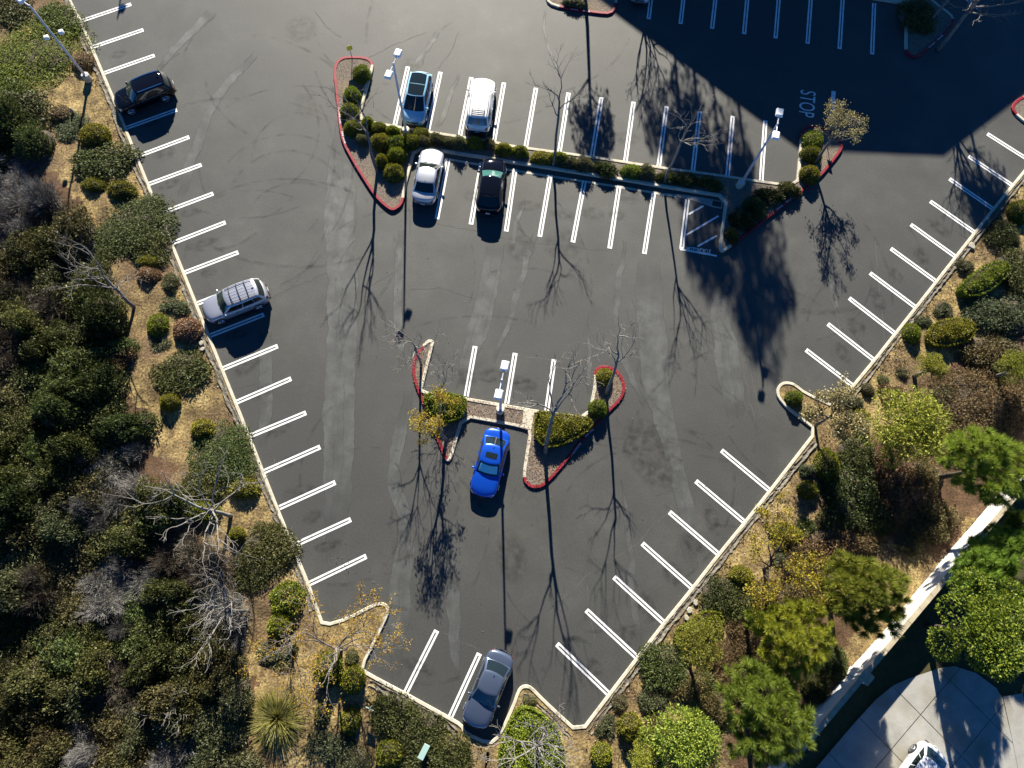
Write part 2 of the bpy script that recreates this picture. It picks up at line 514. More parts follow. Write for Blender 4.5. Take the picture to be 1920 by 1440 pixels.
def dist_line(P, line):
    d = np.full(len(P), 1e9)
    for a, b in zip(line[:-1], line[1:]):
        ab = np.array([b.x - a.x, b.y - a.y]); L2 = ab @ ab
        ap = P - np.array([a.x, a.y])
        t = np.clip(ap @ ab / L2, 0, 1)
        q = ap - t[:, None] * ab
        d = np.minimum(d, np.hypot(q[:, 0], q[:, 1]))
    return d


def bump_noise(x, y):
    z = 0
    for k, (a, b, c, am) in enumerate(((.31, .22, .3, .10), (-.45, .61, 1.7, .07), (.93, .71, 2.1, .045), (1.9, -1.3, .6, .025), (2.7, 3.1, 4.2, .02), (-4.3, 3.7, 1.1, .014), (6.1, 5.2, 2.2, .010))):
        z = z + am * np.sin(a * x + b * y + c + 1.3 * np.sin(b * x * .7 - a * y * .6 + k))
    return z


# the wall line and the driveway beyond it, needed for the terrain
WALL = [g(*p) for p in ((1380, 1503), (1530, 1322), (1587, 1252), (1699, 1129), (1802, 1013), (1865, 935), (1990, 785))]

# wide ground sheet under everything
mb = MB(); mb.add([(-400, -400, -.35), (400, -400, -.35), (400, 400, -.35), (-400, 400, -.35)], [(0, 1, 2, 3)])
tag(mb.build('ground', MAT['litter']), kind='structure')


def terrain(name, x0, x1, y0, y1, keep, mat_pick):
    st = 0.3
    xs = np.arange(x0, x1, st); ys = np.arange(y0, y1, st)
    X, Y = np.meshgrid(xs, ys)
    P = np.stack([X.ravel(), Y.ravel()], 1)
    d = dist_line(P, per)
    ins = inside(P, lot_poly)
    sd = np.where(ins, -d, d)
    z = 0.09 + bump_noise(P[:, 0], P[:, 1]) * np.clip((sd - .3) / 1.5, 0, 1) + np.clip(sd - .3, 0, 3) * .03
    nx, ny = len(xs), len(ys)
    idx = np.arange(nx * ny).reshape(ny, nx)
    a = idx[:-1, :-1].ravel(); b = idx[:-1, 1:].ravel(); c = idx[1:, 1:].ravel(); e = idx[1:, :-1].ravel()
    Fq = np.stack([a, b, c, e], 1)
    ok = (sd[Fq].min(1) > 0.16) & keep(P[Fq].mean(1))
    Fq = Fq[ok]
    used = np.unique(Fq)
    mp = np.full(nx * ny, -1); mp[used] = np.arange(len(used))
    me = mesh(name, np.column_stack([P, z])[used], mp[Fq], True)
    me.materials.append(MAT['dirt']); me.materials.append(MAT['litter'])
    cen = P[Fq].mean(1) if False else np.column_stack([P[Fq_i] for Fq_i in ()]) if False else None
    o = link(name, me)
    mi = mat_pick(P, Fq)
    me.polygons.foreach_set('material_index', mi.astype(np.int32))
    return tag(o, kind='structure')


THICK = [g(*p) for p in ((-160, 150), (0, 175), (60, 225), (95, 320), (150, 380), (168, 470), (215, 560), (240, 700), (270, 790), (320, 890), (340, 960), (420, 1060), (450, 1170), (470, 1280), (450, 1420), (430, 1560), (-200, 1560))]


def pick_left(P, Fq):
    c = P[Fq].mean(1)
    c = c + np.column_stack([np.sin(c[:, 1] * 1.9) * .4 + np.sin(c[:, 1] * 5.3) * .25, np.sin(c[:, 0] * 2.3) * .4])
    return inside(c, THICK).astype(int)


EAST_LITTER = [g(*p) for p in ((1540, 960), (1600, 840), (1680, 840), (1760, 700), (1850, 640), (1960, 560), (2050, 700), (1870, 930), (1760, 1060), (1690, 1010), (1640, 1030), (1560, 1280), (1400, 1460), (1350, 1400), (1360, 1180), (1480, 1060))]


def pick_east(P, Fq):
    c = P[Fq].mean(1)
    c = c + np.column_stack([np.sin(c[:, 1] * 1.9) * .5 + np.sin(c[:, 1] * 5.3) * .25, np.sin(c[:, 0] * 2.3) * .5])
    return inside(c, EAST_LITTER).astype(int)


def wall_side(P):
    # positive on the lot side of the wall
    a, b = WALL[0], WALL[-1]
    d = (b - a).normalized()
    n = Vector((-d.y, d.x))
    return (P[:, 0] - a.x) * n.x + (P[:, 1] - a.y) * n.y


tag(terrain('planted_bank_west', -62, 1.5, -24, 62, lambda c: c[:, 0] < 0.8, pick_left), kind='structure')
tag(terrain('planted_bank_east', 0.6, 62, -24, 55, lambda c: (c[:, 0] >= 0.8) & (wall_side(c) > -.1), pick_east), kind='structure')

lot = poly_mesh('parking_lot', lot_poly, 0.0, MAT['asphalt'])
tag(lot, kind='structure')

# perimeter kerb (outside = left-hand side is away from the lot: list runs with the lot on the left, so shift right)
pp, _ = chaikin(per, [0] * len(per), False, 1)
k_in = offset(pp, -0.19, False)
mbk = MB()
kerb_mesh(pp, k_in, [(i, i + 1) for i in range(len(pp) - 1)], .15, mbk)
tag(mbk.build('perimeter_kerb', MAT['kerb']), kind='structure')
# soil shoulder tucked behind the kerb
k_sh = offset(pp, -0.68, False)
mbs = MB()
for i in range(len(pp) - 1):
    a, b, c, d = k_in[i], k_in[i + 1], k_sh[i], k_sh[i + 1]
    mbs.add([(a.x, a.y, .10), (b.x, b.y, .10), (d.x, d.y, .086), (c.x, c.y, .086)], [(0, 1, 2, 3)])
tag(mbs.build('soil_shoulder', MAT['dirt']), kind='structure')


def ditch(name, pxs, seed, w=0.38):
    rnd = random.Random(seed)
    pts = [g(*p) for p in pxs]
    dense = []
    for a, b in zip(pts[:-1], pts[1:]):
        n = max(1, int((b - a).length / .22))
        dense += [a.lerp(b, i / n) for i in range(n)]
    dense.append(pts[-1])
    V, F = [], []
    prof = [(0.0, .02), (.12, .05), (.35, -.02), (.6, -.03), (.85, .06), (1.0, .02)]
    lines = [offset(dense, -(0.26 + w * t), False) for t, _ in prof]
    n = len(dense)
    wob = 0
    for i in range(n):
        wob = wob * .85 + rnd.uniform(-.035, .035)
        for k, (t, z) in enumerate(prof):
            p = lines[k][i]
            V.append((p.x + wob + rnd.uniform(-.05, .05), p.y + wob * .5 + rnd.uniform(-.05, .05), .125 + z + rnd.uniform(-.02, .04)))
    m = len(prof)
    for i in range(n - 1):
        for k in range(m - 1):
            F.append((i * m + k, (i + 1) * m + k, (i + 1) * m + k + 1, i * m + k + 1))
    o = link(name, mesh(name, V, F), None, MAT['rubble'])
    return tag(o, kind='structure')


ditch('rubble_ditch', [(118, -40), (154, 39), (216, 186), (302, 400), (347, 511), (419, 691), (470, 817), (496, 884), (581, 1094), (598, 1140)], 3)
ditch('rubble_ditch', [(700, 1266), (760, 1297), (840, 1341), (866, 1362)], 4, .42)
ditch('rubble_ditch', [(962, 1330), (971, 1303), (979, 1293), (987, 1291), (996, 1294), (1022, 1317), (1078, 1370)], 5, .25)
ditch('rubble_ditch', [(1094, 1366), (1140, 1300), (1243, 1166), (1345, 1038), (1440, 920), (1520, 822)], 6, .36)
ditch('rubble_ditch', [(1575, 754), (1637, 674), (1715, 575), (1790, 480), (1860, 391), (1920, 318), (1975, 252)], 7, .34)


# ---- sealed strips and cracks in the asphalt
def wavy(line, amp, seed, step=.35):
    rnd = random.Random(seed)
    out = []
    w = 0
    for a, b in zip(line[:-1], line[1:]):
        n = max(1, int((b - a).length / step))
        for i in range(n):
            w = w * .7 + rnd.uniform(-amp, amp)
            p = a.lerp(b, i / n)
            d = (b - a).normalized()
            out.append(p + Vector((-d.y, d.x)) * w)
    out.append(line[-1])
    return out


def strip_mesh(Lp, Rp, z):
    n = min(len(Lp), len(Rp))
    V, F = [], []
    for i in range(n):
        V += [(Lp[i].x, Lp[i].y, z), (Rp[i].x, Rp[i].y, z)]
    for i in range(n - 1):
        F.append((2 * i, 2 * i + 1, 2 * i + 3, 2 * i + 2))
    return V, F


def seal(pxs, widths, seed, z=.004, mat='asphalt_seal', edge=True, amp=.035):
    pts = [g(*p) for p in pxs]
    c = wavy(pts, amp * 2, seed)
    n = len(c)
    # widths interpolated (m)
    ws = np.interp(np.linspace(0, 1, n), np.linspace(0, 1, len(widths)), widths)
    tt = np.linspace(0, 1, n)
    rnd = random.Random(seed + 9)
    Lp, Rp, L2, R2 = [], [], [], []
    j1 = j2 = 0
    for i in range(n):
        d = (c[min(i + 1, n - 1)] - c[max(i - 1, 0)]).normalized()
        nn = Vector((-d.y, d.x))
        j1 = j1 * .75 + rnd.uniform(-amp, amp); j2 = j2 * .75 + rnd.uniform(-amp, amp)
        Lp.append(c[i] + nn * (ws[i] / 2 + j1)); Rp.append(c[i] - nn * (ws[i] / 2 + j2))
        e = .028 * (1 if edge else 0) * rnd.uniform(.2, 1.2)
        L2.append(c[i] + nn * (ws[i] / 2 + j1 + e)); R2.append(c[i] - nn * (ws[i] / 2 + j2 + e))
    if edge:
        for side in (Lp, Rp):
            i0 = 0
            while i0 < n - 4:
                i1 = min(n, i0 + rnd.randrange(5, 22))
                A_ = side[i0:i1]
                B_ = [q + Vector((.028, .006)) * rnd.uniform(.3, 1.1) for q in A_]
                if len(A_) > 2:
                    V, F = strip_mesh(A_, B_, z + .006)
                    link('crack_line', mesh('crack_line', V, F), lot, MAT['crack'])
                i0 = i1 + rnd.randrange(1, 7)
    if edge and max(widths) > 1.0:
        for q in range(4):
            i0 = rnd.randrange(0, max(1, n - 8)); i1 = min(n, i0 + rnd.randrange(6, 26)); tq = rnd.uniform(.15, .85)
            A_ = [Lp[i].lerp(Rp[i], tq + .012 * math.sin(i * .9)) for i in range(i0, i1)]
            B_ = [Lp[i].lerp(Rp[i], tq + .012 * math.sin(i * .9) + .016 * rnd.uniform(.3, 1)) for i in range(i0, i1)]
            if len(A_) > 2:
                V, F = strip_mesh(A_, B_, z + .0065)
                link('crack_line', mesh('crack_line', V, F), lot, MAT['crack'])
    V, F = strip_mesh(Lp, Rp, z + .004)
    me = mesh('seal_strip', V, F)
    at = me.attributes.new('fade', 'FLOAT', 'POINT')
    fd = np.clip(np.minimum(tt / .16, (1 - tt) / .16), 0, 1)
    at.data.foreach_set('value', np.repeat(fd, 2).astype(np.float32))
    return link('seal_strip', me, lot, MAT[mat])


def crack(pxs, seed, w=.03, mat='crack', z=.0035, amp=.06):
    pts = [g(*p) for p in pxs]
    c = wavy(pts, amp, seed, .3)
    rnd = random.Random(seed)
    Lp, Rp = [], []
    n = len(c)
    for i in range(n):
        d = (c[min(i + 1, n - 1)] - c[max(i - 1, 0)]).normalized()
        nn = Vector((-d.y, d.x)); ww = w * rnd.uniform(.3, 1.1) / 2
        Lp.append(c[i] + nn * ww); Rp.append(c[i] - nn * ww)
    V, F = strip_mesh(Lp, Rp, z)
    return link('crack_line', mesh('crack_line', V, F), lot, MAT[mat])


seal([(637, 225), (636, 300), (638, 360), (640, 500), (641, 620), (637, 720), (637, 820), (634, 900), (630, 960), (627, 1020), (624, 1055)], [.5, 1.6, 2.2, 2.3, 2.3, 2.1, 2.15, 2.2, 2.0, 1.7, .9], 11)
seal([(752, 430), (748, 500), (746, 560), (749, 620), (754, 690)], [.3, .8, .6, .6, .4], 12)
seal([(765, 730), (756, 790), (747, 840), (738, 880), (741, 920), (757, 970), (758, 1030), (750, 1090), (746, 1140), (742, 1200), (745, 1270)], [.6, .7, .8, .7, .9, .9, 1.2, 1.3, 1.5, 1.0, .6], 13)
seal([(930, 455), (918, 520), (905, 590), (890, 640), (872, 690), (862, 730)], [1.3, 1.4, 1.5, 1.6, .9, .4], 14)
seal([(1003, 440), (985, 490), (972, 540), (960, 580), (948, 620), (925, 680)], [.4, .45, .4, .4, .35, .25], 15)
seal([(1218, 485), (1218, 560), (1222, 640), (1228, 700), (1238, 760), (1250, 810), (1262, 850), (1275, 900), (1284, 950), (1292, 1010), (1300, 1070)], [1.6, 2.0, 2.1, 2.2, 2.0, 1.6, 1.3, 1.1, 1.2, 1.0, .7], 16)
seal([(1170, 450), (1160, 530), (1152, 590), (1156, 640), (1172, 680), (1192, 725), (1212, 768)], [.25, .35, .4, .35, .45, .5, .5], 17)
seal([(1345, 520), (1352, 600), (1362, 670), (1372, 730), (1380, 785)], [.5, 1.3, 1.8, 1.9, 1.2], 18)
seal([(1163, 900), (1172, 950), (1182, 1010), (1188, 1060), (1190, 1140), (1196, 1210)], [.15, .35, .4, .45, .5, .4], 19)
seal([(846, 1080), (848, 1150), (852, 1220), (860, 1275)], [.9, .9, .6, .2], 20)
seal([(1102, 605), (1104, 660), (1106, 710), (1106, 740)], [.15, .25, .3, .3], 21)
seal([(497, 620), (499, 680), (497, 740), (494, 800), (492, 840)], [.9, .9, .9, .8, .5], 22)
seal([(395, 20), (360, 60), (322, 100), (295, 130)], [.9, .8, .7, .3], 23, amp=.05)
seal([(478, 102), (440, 140), (405, 180), (385, 220), (370, 270), (352, 320), (340, 370)], [.5, .7, .8, .8, .9, .9, .5], 24, amp=.05)
seal([(820, 60), (790, 105), (770, 130)], [.35, .4, .2], 25)
seal([(1022, 20), (1020, 55), (1028, 90), (1038, 120), (1052, 145)], [.12, .16, .2, .25, .2], 26)
seal([(860, 140), (843, 180), (828, 225), (818, 240)], [.1, .3, .4, .3], 27)
seal([(1550, 480), (1560, 530), (1575, 590)], [.25, .3, .2], 28, edge=False)
seal([(985, 375), (968, 420), (960, 470)], [.2, .35, .3], 29)
for k, (pts_, w_, m_) in enumerate([
        ([(505, 560), (560, 535), (612, 512), (640, 500)], .03, 'crack'), ([(630, 575), (680, 545), (735, 512)], .035, 'crack'), ([(628, 260), (632, 400), (628, 560), (630, 700), (628, 850)], .03, 'crack'),
        ([(645, 240), (650, 420), (655, 520), (650, 640)], .03, 'crack'), ([(770, 545), (830, 540), (900, 565)], .03, 'crack'), ([(700, 370), (740, 350)], .03, 'crack'),
        ([(815, 420), (880, 432), (940, 445), (1000, 455), (1060, 460), (1140, 470)], .03, 'crack'), ([(935, 665), (1010, 672), (1070, 680)], .025, 'crack_pale'),
        ([(1185, 560), (1195, 600), (1215, 700), (1230, 800)], .04, 'crack'), ([(1175, 580), (1190, 640), (1204, 720)], .04, 'crack'), ([(1440, 640), (1470, 600), (1520, 540)], .03, 'crack'),
        ([(1460, 640), (1500, 585), (1545, 540), (1600, 480)], .02, 'crack'), ([(1030, 1150), (1100, 1080), (1200, 1015), (1260, 950)], .018, 'crack_pale'), ([(830, 1185), (900, 1220)], .018, 'crack_pale'),
        ([(430, 730), (480, 720)], .02, 'crack'), ([(1545, 470), (1560, 560), (1575, 620)], .02, 'crack_pale'), ([(1640, 450), (1650, 560), (1660, 640)], .02, 'crack_pale'),
        ([(1355, 520), (1365, 600), (1385, 680)], .03, 'crack'), ([(1025, 30), (1040, 80), (1070, 130)], .03, 'crack_pale'), ([(600, 60), (660, 95), (690, 125)], .05, 'crack_pale'),
        ([(590, 20), (610, 50), (640, 70)], .06, 'crack'), ([(660, 130), (690, 110), (740, 85), (800, 60)], .04, 'crack'), ([(860, 60), (845, 95), (820, 130)], .04, 'crack'), ([(540, 190), (590, 205), (640, 230)], .03, 'crack'),
        ([(1150, 230), (1180, 280)], .03, 'crack_pale'), ([(1010, 245), (1030, 280)], .03, 'crack_pale'), ([(1230, 930), (1260, 920), (1290, 870)], .025, 'crack'), ([(855, 900), (880, 840)], .02, 'crack_pale'),
        ([(1100, 1100), (1115, 1200)], .02, 'crack_pale'), ([(360, 460), (420, 600)], .02, 'crack'), ([(1395, 700), (1415, 790)], .02, 'crack_pale'), ([(1408, 700), (1428, 780)], .02, 'crack_pale')]):
    crack(pts_, 100 + k, w_, m_)

# faint tyre scrubs: thin smears of worn rubber
mt, nt, p_, out_ = new_mat('tyre_scrub')
p_.inputs['Base Color'].default_value = (.03, .03, .03, 1)
p_.inputs['Roughness'].default_value = .7
tr = nt.nodes.new('ShaderNodeBsdfTransparent'); mx_ = nt.nodes.new('ShaderNodeMixShader')
gz_ = nt.nodes.new('ShaderNodeNewGeometry'); nz_ = nt.nodes.new('ShaderNodeTexNoise'); nz_.inputs['Scale'].default_value = 1.1; nz_.inputs['Detail'].default_value = 8
rm_ = nt.nodes.new('ShaderNodeMapRange'); rm_.inputs['From Min'].default_value = .42; rm_.inputs['From Max'].default_value = .75; rm_.inputs['To Max'].default_value = .34
nt.links.new(gz_.outputs['Position'], nz_.inputs['Vector']); nt.links.new(nz_.outputs['Fac'], rm_.inputs['Value']); nt.links.new(rm_.outputs[0], mx_.inputs[0])
nt.links.new(tr.outputs[0], mx_.inputs[1]); nt.links.new(p_.outputs[0], mx_.inputs[2]); nt.links.new(mx_.outputs[0], out_.inputs[0])
MAT['scrub'] = mt


def lerp_(a, b, t): return a + (b - a) * t


def arc(cx, cy, rpx, a0, a1, w, squash=1.0):
    pts = []
    for i in range(25):
        a = math.radians(a0 + (a1 - a0) * i / 24)
        pts.append(g(cx + rpx * math.cos(a), cy - rpx * math.sin(a) * squash))
    o_ = offset(pts, w, False)
    V, F = strip_mesh(pts, o_, .0125)
    link('tyre_scrub', mesh('tyre_scrub', V, F), lot, MAT['scrub'])


for a_ in [(540, 400, 120, 20, 150, .22, 1), (540, 400, 150, 25, 140, .2, 1), (560, 420, 100, 30, 160, .2, .8), (470, 240, 130, -60, 40, .2, 1), (420, 300, 210, -40, 30, .22, 1), (420, 300, 245, -35, 35, .2, 1), (560, 300, 90, 60, 180, .18, 1), (1540, 520, 110, 190, 300, .2, .6), (1540, 500, 150, 200, 300, .2, .6),
           (900, 690, 200, 60, 130, .2, .5), (980, 560, 120, 30, 120, .2, .5), (700, 900, 140, 100, 190, .2, 1.2), (1200, 1000, 160, 60, 150, .2, 1), (1150, 900, 230, -60, 10, .2, 1), (860, 120, 200, 200, 260, .2, .7), (1050, 120, 260, 140, 190, .22, .5), (760, 60, 170, 180, 270, .2, .6), (880, 1000, 150, 90, 180, .2, 1.4), (1420, 900, 260, 110, 170, .22, 1)]:
    arc(*a_)


rs_ = random.Random(5)
for (cx, cy, sx, sy, cnt) in ((500, 260, 130, 150, 14), (560, 420, 90, 120, 6), (860, 60, 200, 50, 6), (900, 520, 160, 60, 7), (1560, 560, 110, 100, 10), (700, 1000, 80, 130, 8), (1180, 1000, 110, 120, 10), (1330, 780, 80, 110, 7)):
    for k in range(cnt):
        a0 = rs_.uniform(0, 360)
        arc(cx + rs_.uniform(-sx, sx), cy + rs_.uniform(-sy, sy), rs_.uniform(110, 260), a0, a0 + rs_.uniform(35, 90), rs_.uniform(.10, .28), rs_.uniform(.6, 1.2))

# oil and dirt stains where cars stand
mt, nt, p_, out_ = new_mat('oil_stain')
p_.inputs['Base Color'].default_value = (.022, .020, .017, 1)
p_.inputs['Roughness'].default_value = .5
tr = nt.nodes.new('ShaderNodeBsdfTransparent'); mx_ = nt.nodes.new('ShaderNodeMixShader')
tc_ = nt.nodes.new('ShaderNodeTexCoord'); vs_ = nt.nodes.new('ShaderNodeVectorMath'); vs_.operation = 'DISTANCE'; vs_.inputs[1].default_value = (.5, .5, .5)
gz_ = nt.nodes.new('ShaderNodeNewGeometry'); nz_ = nt.nodes.new('ShaderNodeTexNoise'); nz_.inputs['Scale'].default_value = 2.2; nz_.inputs['Detail'].default_value = 7
mul_ = nt.nodes.new('ShaderNodeMath'); mul_.operation = 'MULTIPLY'; mul_.use_clamp = True
r1 = nt.nodes.new('ShaderNodeMapRange'); r1.inputs['From Min'].default_value = .5; r1.inputs['From Max'].default_value = .1
r2 = nt.nodes.new('ShaderNodeMapRange'); r2.inputs['From Min'].default_value = .35; r2.inputs['From Max'].default_value = .75; r2.inputs['To Max'].default_value = .62
nt.links.new(tc_.outputs['Generated'], vs_.inputs[0]); nt.links.new(vs_.outputs['Value'], r1.inputs['Value']); nt.links.new(gz_.outputs['Position'], nz_.inputs['Vector']); nt.links.new(nz_.outputs['Fac'], r2.inputs['Value'])
nt.links.new(r1.outputs[0], mul_.inputs[0]); nt.links.new(r2.outputs[0], mul_.inputs[1]); nt.links.new(mul_.outputs[0], mx_.inputs[0]); nt.links.new(tr.outputs[0], mx_.inputs[1]); nt.links.new(p_.outputs[0], mx_.inputs[2]); nt.links.new(mx_.outputs[0], out_.inputs[0])
MAT['oil'] = mt
pale = mt.copy(); pale.name = 'dust_wear'
for nd in pale.node_tree.nodes:
    if nd.type == 'BSDF_PRINCIPLED':
        nd.inputs['Base Color'].default_value = (.125, .118, .10, 1); nd.inputs['Roughness'].default_value = .8
MAT['dust'] = pale


def stain(px, py, rx, ry, rz, z=.0128, mat='oil'):
    c = g(px, py)
    V = [(math.cos(2 * math.pi * i / 20) * rx, math.sin(2 * math.pi * i / 20) * ry, 0) for i in range(20)]
    V = V + [(0, 0, .0002)]
    o = link('stain', mesh('stain', V, [(i, (i + 1) % 20, 20) for i in range(20)]), lot, MAT[mat])
    o.location = (c.x, c.y, z); o.rotation_euler = (0, 0, rz)


k_ = 0
for (xa, ya, xb, yb, n_, rz_) in ((215, 82, 630, 1060, 17, -1.03), (1850, 310, 1560, 690, 8, .62), (1365, 945, 1100, 1270, 6, .62), (1020, 226, 1400, 282, 6, 1.5), (850, 365, 1190, 415, 6, 1.4), (845, 700, 1000, 720, 3, 1.4), (790, 1240, 790, 1260, 1, 1.0)):
    for i in range(n_):
        t_ = (i + .5) / n_; k_ += 1
        stain(lerp_(xa, xb, t_) + rs_.uniform(-9, 9), lerp_(ya, yb, t_) + rs_.uniform(-9, 9), rs_.uniform(.9, 1.7), rs_.uniform(.5, .9), rz_ + rs_.uniform(-.3, .3) + 1.57, .0128 + .00003 * k_)
for i in range(20):
    k_ += 1
    x_, y_ = rs_.uniform(350, 1500), rs_.uniform(20, 1150)
    if inside(np.array([tuple(g(x_, y_))]), lot_poly)[0] and 260 < x_ and abs(x_ - 930) < 620 - y_ * .28:
        stain(x_, y_, rs_.uniform(1.5, 4.5), rs_.uniform(1.0, 2.6), rs_.uniform(0, 3), .0112 + .00003 * i, 'dust' if rs_.random() < .65 else 'oil')

# ---- painted markings, each its own sheet
def hairpin(px_out, px_kerb, z=.014, total=.35, line=.130, mat='paint'):
    a, b = g(*px_out), g(*px_kerb)
    d = (b - a).normalized(); n = Vector((-d.y, d.x))
    w = total / 2
    L = (b - a).length
    def P(u, v): q = a + d * u + n * v; return (q.x, q.y, z)
    V = [P(0, -w), P(0, w), P(line * 1.2, w), P(line * 1.2, -w), P(line * 1.2, w - line), P(L, w - line), P(L, w), P(line * 1.2, -w + line), P(L, -w + line), P(L, -w)]
    F = [(0, 3, 7, 4, 2, 1), (4, 5, 6, 2), (3, 9, 8, 7)]
    return link('stall_line', mesh('stall_line', V, F), lot, MAT[mat])


def bar(pa, pb, w, z=.014, mat='paint', name='painted_bar'):
    a, b = g(*pa), g(*pb)
    d = (b - a).normalized(); n = Vector((-d.y, d.x)) * (w / 2)
    V = [(a + n).to_3d(), (a - n).to_3d(), (b - n).to_3d(), (b + n).to_3d()]
    V = [(v.x, v.y, z) for v in V]
    return link(name, mesh(name, V, [(0, 1, 2, 3)]), lot, MAT[mat])


ROWS = [((246, 8), (154, 39)), ((269, 56), (175, 88)), ((290, 104), (196, 137)), ((311, 154), (216, 187)), ((332, 206), (237, 240)), ((355, 257), (259, 293)), ((378, 309), (280, 345)), ((400, 363), (302, 400)), ((423, 417), (326, 455)), ((447, 473), (347, 511)), ((471, 530), (371, 569)), ((495, 590), (395, 629)), ((521, 649), (419, 691)), ((546, 710), (444, 754)), ((574, 774), (470, 817)), ((600.5, 838), (496, 884)), ((629, 904.5), (524, 952)), ((658, 974), (552.5, 1022)), ((687, 1043), (581, 1094)),
        ((225, -38), (135, -8)),
        ((1851, 251), (1933, 303)), ((1816, 293), (1897, 347)), ((1780, 335.5), (1860.5, 391)), ((1744, 377.5), (1826, 435)), ((1707.5, 421), (1790, 480.5)), ((1670, 466), (1752.5, 526)), ((1631, 512), (1715, 575)), ((1592, 559), (1676, 624)), ((1552, 607.5), (1637, 674)), ((1511, 656), (1597, 722)),
        ((1352.5, 844.5), (1441, 918)), ((1304.5, 902), (1394, 977.5)), ((1255, 960), (1345, 1037.5)), ((1204, 1019), (1296, 1101)), ((1151, 1082), (1243, 1166)), ((1099, 1144), (1192.5, 1231)), ((1044, 1207.5), (1140, 1300)),
        ((765, 125), (740, 236)), ((826, 135), (802, 246)), ((884, 145), (862, 256)), ((945, 155), (926, 265)), ((1005, 165), (986, 275)), ((1066, 174), (1049, 284)), ((1128, 182.5), (1110, 293)), ((1188, 191), (1172.5, 303)), ((1250, 199.5), (1235, 312)), ((1312, 209), (1299, 321)), ((1374, 217.5), (1364, 330)), ((1435, 226), (1427, 340)),
        ((819, 411), (841, 297)), ((883, 421), (903, 305)), ((949, 434), (966, 317)), ((1012, 444), (1032, 328)), ((1074, 454.5), (1096, 339)), ((1143, 466), (1161, 349)), ((1208, 476), (1226, 361)), ((1278, 467), (1289, 374)),
        ((891, 649), (874, 743)), ((966, 662), (950, 757)), ((1039, 674), (1025, 770)),
        ((819, 1182), (761, 1298)), ((899, 1225), (845, 1343)),
        ((1216, 36), (1228, -62)), ((1276, 45), (1287, -53)), ((1335, 54), (1346, -44)), ((1395, 64), (1404, -34)), ((1454, 72), (1462, -25)), ((1514, 82), (1521, -15)), ((1574, 92), (1580, -5)), ((1635, 102), (1639, 6)),
        ((1834, 16), (1770, -38)), ((1870, -20), (1800, -75))]
for a_, b_ in ROWS:
    hairpin(a_, b_)
bar((1563, 171), (1558, 231), .36, mat='paint_old', name='stop_bar')
bar((1275, 467.5), (1344, 480), .13, name='bay_line')
for a_, b_ in (((1291, 402), (1319, 386)), ((1286, 441), (1347, 405)), ((1308, 462), (1344, 442))):
    bar(a_, b_, .14, name='hatch_line')


def text_mesh(name, txt, origin, xdir, width, height, z, mat, parent, bold=0.0):
    cu = bpy.data.curves.new(name, 'FONT')
    cu.body = txt
    cu.offset = bold
    ob = bpy.data.objects.new(name + '_tmp', cu)
    COL.objects.link(ob)
    dg = bpy.context.evaluated_depsgraph_get()
    me = bpy.data.meshes.new_from_object(ob.evaluated_get(dg))
    bpy.data.objects.remove(ob)
    n = len(me.vertices)
    co = np.empty(n * 3); me.vertices.foreach_get('co', co); co = co.reshape(-1, 3)
    mn, mxx = co.min(0), co.max(0)
    u = (co[:, 0] - mn[0]) / (mxx[0] - mn[0]) * width
    v = (co[:, 1] - mn[1]) / (mxx[1] - mn[1]) * height
    xd = np.array([xdir.x, xdir.y]); yd = np.array([-xdir.y, xdir.x])
    w = np.array([origin.x, origin.y]) + u[:, None] * xd + v[:, None] * yd
    co[:, :2] = w; co[:, 2] = z
    me.vertices.foreach_set('co', co.ravel())
    me.materials.clear()
    me.materials.append(MAT[mat])
    me.update()
    return link(name, me, parent)


o_, e_ = g(1501, 168), g(1497, 217)
text_mesh('stop_lettering', 'STOP', o_, (e_ - o_).normalized(), (e_ - o_).length, (g(1531, 170) - g(1502, 168)).length, .014, 'paint_old', lot)
o_, e_ = g(1287, 470), g(1332, 476.5)
text_mesh('motorcycle_lettering', 'MOTORCYCLE', o_, (e_ - o_).normalized(), (e_ - o_).length, .36, .0145, 'paint', lot, bold=.02)
# drain inlet and apron beside the motorcycle bay
pl = [g(*p) for p in ((1245, 362), (1290, 366), (1337, 374), (1354, 378), (1353, 392), (1334, 388), (1300, 376))]
poly_mesh('gutter_apron', pl, .010, MAT['concrete'], lot)
a_ = g(1344, 382.5)
dr = MB().box((a_.x, a_.y, .012), (.85, .62, .02), rz=-.12).build('drain_frame', MAT['cap'], lot)
mb = MB(); mb.box((a_.x, a_.y, .022), (.7, .48, .012), rz=-.12); mb.build('drain_grate', MAT['grate'], dr)

